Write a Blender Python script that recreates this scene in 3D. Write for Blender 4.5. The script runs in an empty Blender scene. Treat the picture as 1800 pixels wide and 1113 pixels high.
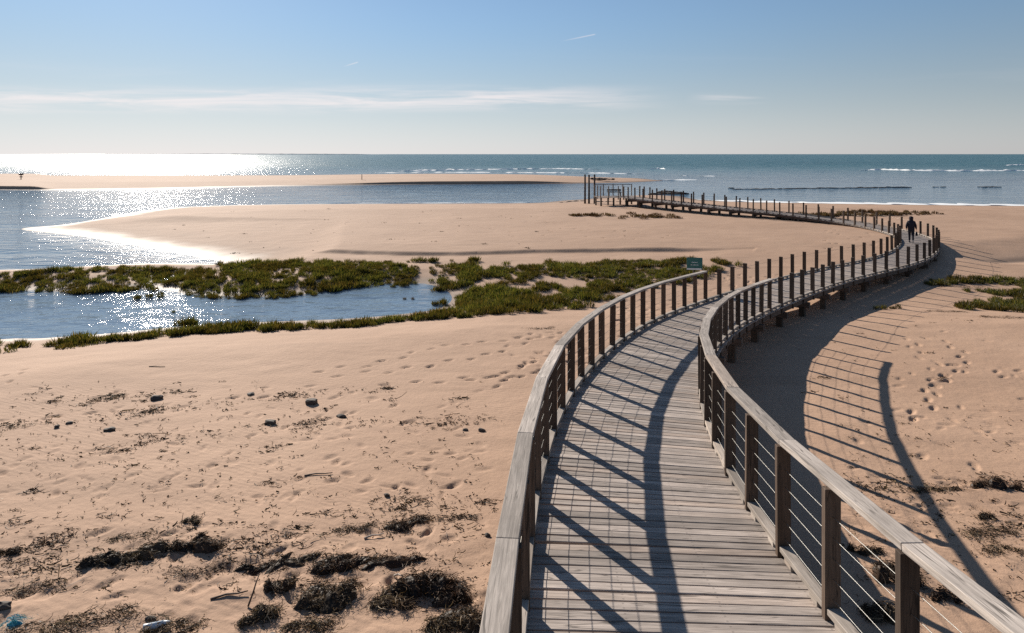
import bpy, bmesh, math, random
import numpy as np
from mathutils import Vector, Matrix

random.seed(7)
rng = np.random.default_rng(11)
scene = bpy.context.scene
R = math.radians

# ------------------------------------------------------------------ camera, sky, sun, exposure
FPX, HOR = 1100.0, 271.0            # focal length and horizon row, in pixels of the 1800 x 1113 photograph
CAMZ = 6.8                          # camera height above the water (z = 0)
cam_data = bpy.data.cameras.new('camera')
cam = bpy.data.objects.new('camera', cam_data)
scene.collection.objects.link(cam)
cam.location = (0, 0, CAMZ)
cam.rotation_euler = (R(90), 0, 0)
cam_data.sensor_width = 36.0
cam_data.lens = 36.0 * FPX / 1800.0
cam_data.shift_y = -(556.5 - HOR) / 1800.0
cam_data.clip_start = 0.1
cam_data.clip_end = 80000
scene.camera = cam

SUNV = Vector((-0.600, 1.0, 0.519)).normalized()
SUN_EL = math.asin(SUNV.z)
SUN_AZ = math.atan2(SUNV.x, SUNV.y)
sun_data = bpy.data.lights.new('sun', 'SUN')
sun_data.energy = 5.0
sun_data.angle = R(0.5)
sun_data.color = (1.0, 0.91, 0.80)
sun = bpy.data.objects.new('sun', sun_data)
scene.collection.objects.link(sun)
sun.rotation_euler = SUNV.to_track_quat('Z', 'Y').to_euler()
sun.location = SUNV * 100

scene.view_settings.view_transform = 'Standard'
scene.view_settings.look = 'None'
scene.view_settings.gamma = 1.0
scene.cycles.use_denoising = False       # keeps the glints on the water
scene.view_settings.exposure = 0.72

world = bpy.data.worlds.new('World')
scene.world = world
world.use_nodes = True


class NT:
    """small helper to write node trees"""
    def __init__(self, tree):
        self.t = tree
        tree.nodes.clear()

    def n(self, kind, **kw):
        nd = self.t.nodes.new(kind)
        for k, v in kw.items():
            if k == 'ins':
                for a, b in v.items():
                    self.set(nd.inputs[a], b)
            else:
                setattr(nd, k, v)
        return nd

    def set(self, sock, v):
        if isinstance(v, bpy.types.NodeSocket):
            self.t.links.new(v, sock)
        else:
            sock.default_value = v

    def math(self, op, a, b=None, c=None, clamp=False):
        nd = self.n('ShaderNodeMath', operation=op, use_clamp=clamp)
        self.set(nd.inputs[0], a)
        if b is not None:
            self.set(nd.inputs[1], b)
        if c is not None:
            self.set(nd.inputs[2], c)
        return nd.outputs[0]

    def noise(self, vec, scale, detail=2.0, rough=0.5, dist=0.0, lac=2.0):
        nd = self.n('ShaderNodeTexNoise')
        if vec is not None:
            self.set(nd.inputs['Vector'], vec)
        nd.inputs['Scale'].default_value = scale
        nd.inputs['Detail'].default_value = detail
        nd.inputs['Roughness'].default_value = rough
        nd.inputs['Distortion'].default_value = dist
        nd.inputs['Lacunarity'].default_value = lac
        return nd.outputs['Fac']

    def ramp(self, fac, stops, interp='LINEAR'):
        nd = self.n('ShaderNodeValToRGB')
        self.set(nd.inputs[0], fac)
        el = nd.color_ramp.elements
        nd.color_ramp.interpolation = interp
        while len(el) < len(stops):
            el.new(0.5)
        for e, (p, c) in zip(el, stops):
            e.position = p
            e.color = (c[0], c[1], c[2], 1) if len(c) == 3 else c
        return nd.outputs[0]

    def maprange(self, v, a, b, c=0.0, d=1.0, kind='SMOOTHSTEP'):
        nd = self.n('ShaderNodeMapRange', interpolation_type=kind)
        self.set(nd.inputs[0], v)
        for i, q in enumerate((a, b, c, d)):
            self.set(nd.inputs[i + 1], q)
        return nd.outputs[0]

    def mix(self, fac, a, b, blend='MIX'):
        nd = self.n('ShaderNodeMix', data_type='RGBA', blend_type=blend)
        self.set(nd.inputs[0], fac)
        for i, q in ((6, a), (7, b)):
            if isinstance(q, (tuple, list)) and len(q) == 3:
                q = (*q, 1)
            self.set(nd.inputs[i], q)
        return nd.outputs[2]

    def mapping(self, vec, loc=(0, 0, 0), rot=(0, 0, 0), sc=(1, 1, 1)):
        nd = self.n('ShaderNodeMapping')
        self.set(nd.inputs[0], vec)
        nd.inputs[1].default_value = loc
        nd.inputs[2].default_value = rot
        nd.inputs[3].default_value = sc
        return nd.outputs[0]


SKY_STRENGTH = 0.05
w = NT(world.node_tree)
sky = w.n('ShaderNodeTexSky', sky_type='NISHITA')
sky.sun_disc = False
sky.sun_elevation = SUN_EL
sky.sun_rotation = SUN_AZ
sky.altitude = 10
sky.air_density = 0.9
sky.dust_density = 0.05
sky.ozone_density = 1.0
tc = w.n('ShaderNodeTexCoord')
sep = w.n('ShaderNodeSeparateXYZ', ins={0: tc.outputs['Generated']})
dx, dy, dz = sep.outputs
yy = w.math('MAXIMUM', dy, 0.05)
cu = w.math('DIVIDE', dx, yy)       # a gnomonic sheet: thin high cloud lying across the southern sky
cv = w.math('DIVIDE', dz, yy)
cvec = w.n('ShaderNodeCombineXYZ', ins={0: cu, 1: cv, 2: 0.0}).outputs[0]
wob = w.math('MULTIPLY', w.math('SUBTRACT', w.noise(w.mapping(cvec, sc=(2.2, 6, 1)), 1.0, 2), 0.5), 0.016)
cv2 = w.math('ADD', cv, wob)
band = w.math('MULTIPLY', w.maprange(cv2, 0.060, 0.084), w.maprange(cv2, 0.116, 0.090))
ext = w.math('MULTIPLY', w.maprange(cu, 0.29, 0.02), w.maprange(cu, -1.4, -0.75, 0.3, 1.0))
streak = w.maprange(w.noise(w.mapping(cvec, rot=(0, 0, R(3)), sc=(5, 75, 1)), 1.0, 5, 0.6, 0.6), 0.28, 0.72)
c1 = w.math('MULTIPLY', w.math('MULTIPLY', band, ext), streak)
band2 = w.math('MULTIPLY', w.maprange(cv, 0.076, 0.086), w.maprange(cv, 0.102, 0.090))
ext2 = w.math('MULTIPLY', w.maprange(cu, 0.27, 0.33), w.maprange(cu, 0.42, 0.36))
c2 = w.math('MULTIPLY', w.math('MULTIPLY', band2, ext2), w.math('MULTIPLY', streak, 0.5))
haze_st = w.maprange(w.noise(w.mapping(cvec, sc=(1.5, 18, 1)), 1.0, 4, 0.55, 0.4), 0.5, 0.8)
c3 = w.math('MULTIPLY', w.math('MULTIPLY', w.maprange(cv, 0.05, 0.08), w.maprange(cv, 0.18, 0.10)), w.math('MULTIPLY', haze_st, 0.25))


def trail(x0, y0, x1, y1, wd):
    u0, v0, u1, v1 = (x0 - 900) / FPX, (HOR - y0) / FPX, (x1 - 900) / FPX, (HOR - y1) / FPX
    L_ = math.hypot(u1 - u0, v1 - v0)
    a, b = (u1 - u0) / L_, (v1 - v0) / L_
    du = w.math('SUBTRACT', cu, u0)
    dv = w.math('SUBTRACT', cv, v0)
    al = w.math('ADD', w.math('MULTIPLY', du, a), w.math('MULTIPLY', dv, b))
    ac = w.math('ABSOLUTE', w.math('SUBTRACT', w.math('MULTIPLY', dv, a), w.math('MULTIPLY', du, b)))
    m_ = w.math('MULTIPLY', w.maprange(ac, wd, 0.0), w.maprange(al, -0.004, L_ * 0.7))
    return w.math('MULTIPLY', m_, w.maprange(al, L_ + 0.002, L_ - 0.002))


t1 = trail(985, 73, 1046, 60.5, 0.0016)
t2 = trail(604, 117, 629, 109.5, 0.0016)
cl = w.math('ADD', w.math('MAXIMUM', w.math('MAXIMUM', c1, c2), c3), w.math('MULTIPLY', w.math('ADD', t1, t2), 0.5), clamp=True)
cl = w.math('MULTIPLY', cl, w.math('GREATER_THAN', dy, 0.06))
bw_ = w.n('ShaderNodeRGBToBW', ins={0: sky.outputs[0]}).outputs[0]
grey = w.n('ShaderNodeCombineColor', ins={0: w.math('MULTIPLY', bw_, 0.99), 1: w.math('MULTIPLY', bw_, 0.962), 2: w.math('MULTIPLY', bw_, 1.07)}).outputs[0]
skyc = w.n('ShaderNodeHueSaturation', ins={'Saturation': 1.02, 'Color': sky.outputs[0]}).outputs[0]
hazy = w.mix(w.maprange(dz, 0.22, -0.03, 0.0, 0.72), skyc, grey)     # sea haze takes the yellow out of the lowest sky
lum = w.n('ShaderNodeRGBToBW', ins={0: hazy}).outputs[0]
soft = w.math('DIVIDE', w.maprange(dz, 0.06, 0.26, 1.0, 1.18), w.math('SQRT', w.math('ADD', 1.0, w.math('POWER', w.math('DIVIDE', lum, 14.0), 2.0))))
hazy = w.mix(1.0, hazy, w.n('ShaderNodeCombineColor', ins={0: w.math('MULTIPLY', soft, 0.95), 1: w.math('MULTIPLY', soft, 1.0), 2: w.math('MULTIPLY', soft, 1.04)}).outputs[0], 'MULTIPLY')
skycol = w.mix(w.math('MULTIPLY', cl, 0.62), hazy, (12.8, 11.3, 11.0))
bg = w.n('ShaderNodeBackground', ins={0: skycol, 1: SKY_STRENGTH})
out = w.n('ShaderNodeOutputWorld', ins={0: bg.outputs[0]})

# ------------------------------------------------------------------ helpers


def unp(x, y, z=0.0):
    """photograph pixel -> point of the place on the level plane at height z"""
    d = FPX * (CAMZ - z) / (y - HOR)
    return ((x - 900.0) * d / FPX, d)


def polyp(pts, z=0.0):
    return np.array([unp(x, y, z) for x, y in pts])


def vnoise(x, y, seed=0):
    xi, yi = np.floor(x).astype(np.int64), np.floor(y).astype(np.int64)
    fx, fy = x - xi, y - yi
    fx, fy = fx * fx * (3 - 2 * fx), fy * fy * (3 - 2 * fy)

    def h(a, b):
        n_ = (a * 374761393 + b * 668265263 + seed * 69069) & 0x7fffffff
        n_ = ((n_ ^ (n_ >> 13)) * 1274126177) & 0x7fffffff
        return ((n_ ^ (n_ >> 16)) & 0xffff) / 65535.0
    return (h(xi, yi) * (1 - fx) + h(xi + 1, yi) * fx) * (1 - fy) + (h(xi, yi + 1) * (1 - fx) + h(xi + 1, yi + 1) * fx) * fy - 0.5


def sstep(a, b, x):
    t = np.clip((x - a) / (b - a), 0, 1)
    return t * t * (3 - 2 * t)


def dist_poly(px, py, pts, closed=True):
    d = np.full(px.shape, 1e9)
    n_ = len(pts)
    for i in range(n_ if closed else n_ - 1):
        a, b = pts[i], pts[(i + 1) % n_]
        ex, ey = b - a
        l2 = ex * ex + ey * ey + 1e-12
        t = np.clip(((px - a[0]) * ex + (py - a[1]) * ey) / l2, 0, 1)
        d = np.minimum(d, (px - a[0] - t * ex) ** 2 + (py - a[1] - t * ey) ** 2)
    return np.sqrt(d)


def inside(px, py, pts):
    c = np.zeros(px.shape, bool)
    n_ = len(pts)
    for i in range(n_):
        a, b = pts[i], pts[(i + 1) % n_]
        if a[1] == b[1]:
            continue
        cond = ((a[1] > py) != (b[1] > py)) & (px < (b[0] - a[0]) * (py - a[1]) / (b[1] - a[1]) + a[0])
        c ^= cond
    return c


def sdf(px, py, pts):
    return np.where(inside(px, py, pts), 1, -1) * dist_poly(px, py, pts)


def smooth_poly(p, it=2):
    for _ in range(it):
        q = []
        for i in range(len(p)):
            a, b = p[i], p[(i + 1) % len(p)]
            q += [a * 0.75 + b * 0.25, a * 0.25 + b * 0.75]
        p = np.array(q)
    return p


COL = scene.collection


def link(name, me, mat=None, parent=None, mw=None):
    o = bpy.data.objects.new(name, me)
    COL.objects.link(o)
    if mat is not None and me is not None and not me.materials:
        me.materials.append(mat)
    if mw is not None:
        o.matrix_world = mw
    if parent is not None:
        o.parent = parent
        o.matrix_parent_inverse = PINV[parent.name]
    return o


PINV = {}


def empty(name, loc, label=None, cat=None, group=None):
    o = bpy.data.objects.new(name, None)
    COL.objects.link(o)
    o.location = loc
    o.empty_display_size = 0.2
    PINV[o.name] = Matrix.Translation(Vector(loc)).inverted()
    tag(o, label, cat, group)
    return o


def reg(o):
    """lets an object that was placed with matrix_world carry sub-parts"""
    PINV[o.name] = o.matrix_basis.inverted()
    return o


def tag(o, label=None, cat=None, group=None, kind=None):
    if label:
        o['label'] = label
    if cat:
        o['category'] = cat
    if group:
        o['group'] = group
    if kind:
        o['kind'] = kind
    return o


def mesh_np(name, V, F, smooth=False):
    me = bpy.data.meshes.new(name)
    V = np.asarray(V, np.float32)
    F = np.asarray(F, np.int32)
    k = F.shape[1]
    me.vertices.add(len(V))
    me.vertices.foreach_set('co', V.ravel())
    me.loops.add(F.size)
    me.loops.foreach_set('vertex_index', F.ravel())
    me.polygons.add(len(F))
    me.polygons.foreach_set('loop_start', np.arange(0, F.size, k, dtype=np.int32))
    me.polygons.foreach_set('loop_total', np.full(len(F), k, np.int32))
    me.polygons.foreach_set('use_smooth', np.full(len(F), smooth, bool))
    me.update()
    return me


def box_mesh(name, sx, sy, sz, bev=0.004, skew0=0.0, skew1=0.0, ctr=(0.5, 0.5, 0.5), seg=1, taper=1.0):
    """box with its edges eased; skew shears the two x ends (mitred rail ends)"""
    bm = bmesh.new()
    bmesh.ops.create_cube(bm, size=1)
    for v in bm.verts:
        x, y, z = v.co
        sk = skew0 if x < 0 else skew1
        tp = taper if z > 0 else 1.0
        v.co = ((x + 0.5 - ctr[0]) * sx + sk * (y + 0.5 - ctr[1]) * sy, (y + 0.5 - ctr[1]) * sy * tp, (z + 0.5 - ctr[2]) * sz)
    if bev:
        bmesh.ops.bevel(bm, geom=list(bm.edges), offset=bev, segments=seg, affect='EDGES', profile=0.5)
    me = bpy.data.meshes.new(name)
    bm.to_mesh(me)
    bm.free()
    return me


def frame(p, xd, up=(0, 0, 1)):
    x = Vector(xd).normalized()
    u = Vector(up)
    y = u.cross(x).normalized()
    z = x.cross(y)
    m = Matrix((x, y, z)).transposed().to_4x4()
    m.translation = Vector(p)
    return m


def tube_mesh(name, pts, r, sides=6, r_end=None):
    """round bar along a polyline"""
    pts = [Vector(p) for p in pts]
    V, F = [], []
    n_ = len(pts)
    for i, p in enumerate(pts):
        d = (pts[min(i + 1, n_ - 1)] - pts[max(i - 1, 0)]).normalized()
        a = d.orthogonal().normalized() if abs(d.z) > 0.9 else d.cross(Vector((0, 0, 1))).normalized()
        b = d.cross(a)
        rr = r if r_end is None else r + (r_end - r) * i / (n_ - 1)
        for k in range(sides):
            t = 2 * math.pi * k / sides
            V.append(p + a * math.cos(t) * rr + b * math.sin(t) * rr)
        if i:
            for k in range(sides):
                k2 = (k + 1) % sides
                F.append(((i - 1) * sides + k, (i - 1) * sides + k2, i * sides + k2, i * sides + k))
    me = bpy.data.meshes.new(name)
    F.append(tuple(range(sides))[::-1])
    F.append(tuple((n_ - 1) * sides + k for k in range(sides)))
    me.from_pydata(V, [], F)
    for p in me.polygons:
        p.use_smooth = len(p.vertices) == 4
    return me


# ------------------------------------------------------------------ materials


def new_mat(name):
    m = bpy.data.materials.new(name)
    m.use_nodes = True
    return m, NT(m.node_tree)


def finish(nt, color, rough=0.7, bump=None, bstr=0.3, bdist=0.01, spec=0.3, extra=None):
    p = nt.n('ShaderNodeBsdfPrincipled')
    nt.set(p.inputs['Base Color'], (*color, 1) if isinstance(color, tuple) and len(color) == 3 else color)
    nt.set(p.inputs['Roughness'], rough)
    nt.set(p.inputs['Specular IOR Level'], spec)
    if bump is not None:
        b = nt.n('ShaderNodeBump')
        b.inputs['Strength'].default_value = bstr
        b.inputs['Distance'].default_value = bdist
        nt.set(b.inputs['Height'], bump)
        nt.set(p.inputs['Normal'], b.outputs[0])
    for k, v in (extra or {}).items():
        nt.set(p.inputs[k], v)
    o = nt.n('ShaderNodeOutputMaterial', ins={0: p.outputs[0]})
    return p


def sand_material():
    m, nt = new_mat('sand')
    g = nt.n('ShaderNodeNewGeometry').outputs['Position']
    z = nt.n('ShaderNodeSeparateXYZ', ins={0: g}).outputs[2]
    big = nt.noise(g, 0.22, 4, 0.55)
    med = nt.noise(g, 1.7, 4, 0.6)
    fine = nt.noise(g, 55.0, 3, 0.7)
    col = nt.ramp(big, [(0.3, (0.36, 0.228, 0.152)), (0.7, (0.445, 0.292, 0.200))])
    col = nt.mix(nt.maprange(med, 0.3, 0.75, 0.0, 0.4), col, (0.41, 0.268, 0.178))
    col = nt.mix(nt.maprange(fine, 0.35, 0.75, 0.0, 0.45), col, (0.28, 0.185, 0.125))
    tide = nt.noise(nt.mapping(g, rot=(0, 0, R(-14)), sc=(0.16, 1.3, 1)), 0.8, 5, 0.62, 0.5)
    col = nt.mix(nt.maprange(tide, 0.50, 0.68, 0.0, 0.5), col, (0.31, 0.20, 0.135))
    grit = nt.noise(g, 190.0, 2, 0.6)
    col = nt.mix(nt.maprange(grit, 0.62, 0.70, 0.0, 0.55), col, (0.13, 0.09, 0.065))
    # dark grains, shell grit and bits of weed
    vor = nt.n('ShaderNodeTexVoronoi', feature='F1')
    nt.set(vor.inputs['Vector'], g)
    vor.inputs['Scale'].default_value = 7.0
    spot = nt.math('LESS_THAN', vor.outputs['Distance'], 0.085)
    pick = nt.n('ShaderNodeSeparateColor', ins={0: vor.outputs['Color']}).outputs[0]
    spot = nt.math('MULTIPLY', spot, nt.math('MULTIPLY', nt.math('GREATER_THAN', pick, 0.62), nt.maprange(med, 0.42, 0.62)))
    col = nt.mix(nt.math('MULTIPLY', spot, 0.75), col, (0.08, 0.055, 0.04))
    # wet sand next to the water
    zz = nt.math('ADD', z, nt.math('MULTIPLY', nt.math('SUBTRACT', big, 0.5), 0.10))
    wet = nt.maprange(zz, 0.16, 0.03)
    damp = nt.maprange(zz, 0.34, 0.10)
    col = nt.mix(nt.math('MULTIPLY', damp, 0.35), col, (0.30, 0.215, 0.16))
    col = nt.mix(nt.math('MULTIPLY', wet, 0.75), col, (0.16, 0.115, 0.085))
    rip = nt.n('ShaderNodeTexWave', wave_type='BANDS', bands_direction='Y')
    nt.set(rip.inputs['Vector'], nt.mapping(g, rot=(0, 0, R(24))))
    rip.inputs['Scale'].default_value = 2.6
    rip.inputs['Distortion'].default_value = 6.0
    rip.inputs['Detail'].default_value = 2.0
    rip.inputs['Detail Scale'].default_value = 1.2
    ripm = nt.math('MULTIPLY', rip.outputs['Fac'], nt.maprange(nt.noise(g, 0.35, 2), 0.44, 0.62, 0.04, 0.25))
    pock = nt.noise(g, 9.0, 3, 0.6)
    h = nt.math('ADD', nt.math('MULTIPLY', fine, 0.22), nt.math('ADD', ripm, nt.math('MULTIPLY', pock, 0.9)))
    dry = nt.math('SUBTRACT', 1.0, wet)
    h = nt.math('MULTIPLY', h, dry)
    rough = nt.maprange(wet, 0.0, 1.0, 0.9, 0.64, 'LINEAR')
    finish(nt, col, rough, h, 0.55, 0.022, nt.maprange(wet, 0.0, 1.0, 0.22, 0.12, 'LINEAR'))
    return m


def wood_material(name, dark, light, axis='X', grain=1.0, lichen=0.0, rough=0.8, screws=False):
    m, nt = new_mat(name)
    oc = nt.n('ShaderNodeTexCoord').outputs['Object']
    rnd = nt.n('ShaderNodeObjectInfo').outputs['Random']
    off = nt.n('ShaderNodeCombineXYZ', ins={0: nt.math('MULTIPLY', rnd, 31.0), 1: nt.math('MULTIPLY', rnd, 57.0), 2: nt.math('MULTIPLY', rnd, 13.0)}).outputs[0]
    v = nt.n('ShaderNodeVectorMath', operation='ADD', ins={0: oc, 1: off}).outputs[0]
    sc = {'X': (1.6, 30, 30), 'Z': (30, 30, 1.6)}[axis]
    gr = nt.noise(nt.mapping(v, sc=sc), 1.0 * grain, 5, 0.65, 0.8)
    fi = nt.noise(nt.mapping(v, sc=tuple(s * 3.2 for s in sc)), 1.0, 3, 0.6)
    bl = nt.noise(v, 2.2, 3, 0.6)
    fac = nt.math('ADD', nt.math('MULTIPLY', gr, 0.75), nt.math('MULTIPLY', fi, 0.35))
    col = nt.ramp(fac, [(0.32, dark), (0.5, tuple((a + b) / 2 for a, b in zip(dark, light))), (0.68, light)])
    tone = nt.maprange(rnd, 0.0, 1.0, 0.64, 1.16, 'LINEAR')
    tone = nt.math('MULTIPLY', tone, nt.maprange(bl, 0.3, 0.7, 0.82, 1.1))
    col = nt.mix(1.0, col, nt.n('ShaderNodeCombineColor', ins={0: tone, 1: tone, 2: tone}).outputs[0], 'MULTIPLY')
    warm = nt.maprange(nt.math('FRACT', nt.math('MULTIPLY', rnd, 7.31)), 0.55, 1.0, 0.0, 0.30)
    col = nt.mix(warm, col, nt.mix(1.0, col, (1.05, 0.86, 0.70), 'MULTIPLY'))
    # knots
    vor = nt.n('ShaderNodeTexVoronoi', feature='F1')
    nt.set(vor.inputs['Vector'], nt.mapping(v, sc={'X': (1.3, 5, 5), 'Z': (5, 5, 1.3)}[axis]))
    vor.inputs['Scale'].default_value = 1.5
    kn = nt.maprange(vor.outputs['Distance'], 0.10, 0.04)
    col = nt.mix(nt.math('MULTIPLY', kn, 0.6), col, tuple(c * 0.5 for c in dark))
    if lichen:
        li = nt.maprange(nt.noise(v, 14, 4, 0.7), 0.6, 0.72, 0.0, lichen)
        col = nt.mix(li, col, (0.42, 0.42, 0.36))
    cr = nt.noise(nt.mapping(v, sc=tuple(q * 0.55 for q in sc)), 1.0, 2, 0.5)
    crack = nt.math('MULTIPLY', nt.maprange(nt.math('ABSOLUTE', nt.math('SUBTRACT', cr, 0.5)), 0.022, 0.004), nt.maprange(bl, 0.45, 0.6))
    col = nt.mix(nt.math('MULTIPLY', crack, 0.75), col, tuple(c * 0.25 for c in dark))
    if screws:
        so = nt.n('ShaderNodeSeparateXYZ', ins={0: oc})
        axx = nt.math('ABSOLUTE', so.outputs[0])
        dxx = nt.math('MINIMUM', nt.math('ABSOLUTE', nt.math('SUBTRACT', axx, 1.09)), nt.math('ABSOLUTE', nt.math('SUBTRACT', axx, 0.37)))
        dyy = nt.math('ABSOLUTE', nt.math('SUBTRACT', nt.math('ABSOLUTE', so.outputs[1]), 0.03))
        dd = nt.math('SQRT', nt.math('ADD', nt.math('POWER', dxx, 2.0), nt.math('POWER', dyy, 2.0)))
        col = nt.mix(nt.maprange(dd, 0.013, 0.005, 0.0, 0.4), col, (0.06, 0.05, 0.045))
    h = nt.math('ADD', gr, nt.math('MULTIPLY', fi, 0.6))
    finish(nt, col, rough, h, 0.5, 0.006, 0.25)
    return m


def water_material():
    m, nt = new_mat('water')
    g = nt.n('ShaderNodeNewGeometry').outputs['Position']
    sp = nt.n('ShaderNodeSeparateXYZ', ins={0: g})
    x, y = sp.outputs[0], sp.outputs[1]
    sea = nt.maprange(y, 95, 190)
    v2 = nt.mapping(g, rot=(0, 0, R(15)), sc=(0.6, 1.0, 1.0))
    chop = nt.noise(v2, 1.0, 6, 0.54)
    rip = nt.noise(v2, 7.0, 3, 0.6)
    swl = nt.noise(nt.mapping(g, rot=(0, 0, R(-4)), sc=(0.07, 0.17, 1)), 1.0, 6, 0.62)
    pool = nt.maprange(nt.math('ADD', y, nt.math('MULTIPLY', x, -0.15)), 28, 42, 0.62, 1.0)
    amp = nt.math('MULTIPLY', pool, nt.maprange(sea, 0, 1, 0.22, 0.30, 'LINEAR'))
    h = nt.math('MULTIPLY', chop, amp)
    gust = nt.noise(nt.mapping(g, sc=(0.10, 0.22, 1)), 1.0, 4, 0.65)
    glint = nt.noise(nt.mapping(g, sc=(0.85, 0.07, 1)), 1.0, 3, 0.6)
    glint_amp = nt.math('MULTIPLY', nt.maprange(y, 45, 130, 0.0, 1.0), 0.12)
    h = nt.math('MULTIPLY', h, nt.maprange(gust, 0.3, 0.7, 0.55, 1.45))
    h = nt.math('ADD', h, nt.math('MULTIPLY', glint, glint_amp))
    h = nt.math('ADD', h, nt.math('MULTIPLY', swl, nt.math('MULTIPLY', sea, 0.75)))
    pt = nt.noise(nt.mapping(g, sc=(0.2, 1.0, 1.0)), 0.03, 4, 0.6)
    blue_in = nt.maprange(y, 110, 330)
    col = nt.mix(sea, nt.mix(nt.maprange(y, 28, 44), (0.15, 0.21, 0.275), (0.075, 0.135, 0.195)), nt.mix(nt.maprange(pt, 0.35, 0.65), nt.mix(blue_in, (0.016, 0.055, 0.115), (0.012, 0.068, 0.085)), nt.mix(blue_in, (0.032, 0.080, 0.145), (0.028, 0.100, 0.115))))
    shal = nt.math('MULTIPLY', nt.maprange(y, 26, 24), 0.0)
    rough = nt.math('ADD', nt.maprange(y, 20, 110, 0.03, 0.075), nt.math('MULTIPLY', nt.maprange(y, 90, 420, 0.0, 0.22), nt.maprange(gust, 0.3, 0.7, 0.6, 1.4)))   # waves too small to resolve from afar
    p = finish(nt, col, rough, h, 1.0, 1.0, nt.maprange(y, 60, 110, 0.5, 0.12), {'IOR': 1.333})
    return m


def plain(name, col, rough=0.7, var=0.25, scale=6.0, spec=0.3, bump=0.2, metal=0.0):
    m, nt = new_mat(name)
    oc = nt.n('ShaderNodeTexCoord').outputs['Object']
    n1 = nt.noise(oc, scale, 4, 0.6)
    c = nt.ramp(n1, [(0.3, tuple(q * (1 - var) for q in col)), (0.7, tuple(min(1, q * (1 + var)) for q in col))])
    finish(nt, c, rough, n1, bump, 0.01, spec, {'Metallic': metal})
    return m


def leaf_material(name, c1, c2, c3, trans=0.35):
    m, nt = new_mat(name)
    geo = nt.n('ShaderNodeNewGeometry')
    r = geo.outputs['Random Per Island']
    big = nt.noise(geo.outputs['Position'], 0.5, 3, 0.6)
    col = nt.ramp(r, [(0.0, c1), (0.55, c2), (1.0, c3)])
    col = nt.mix(nt.maprange(big, 0.38, 0.62), nt.mix(1.0, col, (1.15, 1.12, 0.95), 'MULTIPLY'), nt.mix(1.0, col, (0.80, 0.62, 0.52), 'MULTIPLY'))
    d = nt.n('ShaderNodeBsdfDiffuse', ins={0: col})
    t = nt.n('ShaderNodeBsdfTranslucent', ins={0: nt.mix(1.0, col, (1.25, 1.2, 0.5), 'MULTIPLY')})
    gl = nt.n('ShaderNodeBsdfGlossy', ins={0: (0.5, 0.5, 0.5, 1), 1: 0.5})
    mx = nt.n('ShaderNodeMixShader', ins={0: trans, 1: d.outputs[0], 2: t.outputs[0]})
    mx2 = nt.n('ShaderNodeMixShader', ins={0: 0.04, 1: mx.outputs[0], 2: gl.outputs[0]})
    nt.n('ShaderNodeOutputMaterial', ins={0: mx2.outputs[0]})
    return m


M = {}
M['sand'] = sand_material()
M['water'] = water_material()
M['deck'] = wood_material('weathered_deck_wood', (0.165, 0.138, 0.120), (0.455, 0.388, 0.340), screws=True)
M['deck_far'] = wood_material('weathered_deck_wood_far', (0.20, 0.165, 0.145), (0.35, 0.30, 0.27))
M['rail'] = wood_material('weathered_rail_wood', (0.20, 0.172, 0.148), (0.52, 0.455, 0.400), lichen=0.25)
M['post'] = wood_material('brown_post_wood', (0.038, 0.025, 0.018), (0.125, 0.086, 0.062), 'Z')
M['beam'] = wood_material('dark_beam_wood', (0.07, 0.05, 0.04), (0.17, 0.125, 0.10))
M['kerb'] = wood_material('kerb_wood', (0.22, 0.185, 0.155), (0.42, 0.365, 0.315))
M['pile'] = wood_material('tarred_pile_wood', (0.025, 0.019, 0.017), (0.075, 0.052, 0.045), 'Z')
M['steel'] = plain('stainless_cable', (0.24, 0.235, 0.22), 0.5, 0.1, 30, 0.5, 0.05, 1.0)
M['rock'] = plain('dark_reef_rock', (0.035, 0.03, 0.028), 0.75, 0.5, 3.0, 0.3, 0.5)
M['stone'] = plain('beach_stone', (0.07, 0.055, 0.045), 0.8, 0.4, 9.0, 0.3, 0.5)
M['foam'] = plain('sea_foam', (0.78, 0.80, 0.80), 0.9, 0.12, 2.0, 0.2, 0.5)
M['weed'] = leaf_material('dry_seaweed', (0.020, 0.013, 0.008), (0.036, 0.024, 0.015), (0.13, 0.085, 0.050), 0.10)
M['straw'] = leaf_material('pale_straw', (0.20, 0.14, 0.09), (0.30, 0.22, 0.15), (0.42, 0.33, 0.25), 0.1)
M['leaf'] = leaf_material('marsh_plant', (0.026, 0.036, 0.011), (0.062, 0.074, 0.022), (0.175, 0.145, 0.062), 0.44)
M['drygrass'] = leaf_material('dune_grass', (0.075, 0.048, 0.026), (0.12, 0.082, 0.046), (0.19, 0.138, 0.085), 0.15)
M['land'] = plain('far_land_haze_tint', (0.38, 0.42, 0.47), 0.9, 0.2, 0.001, 0.1, 0.0)  # distance haze is mixed into this pale blue-grey land colour

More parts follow.
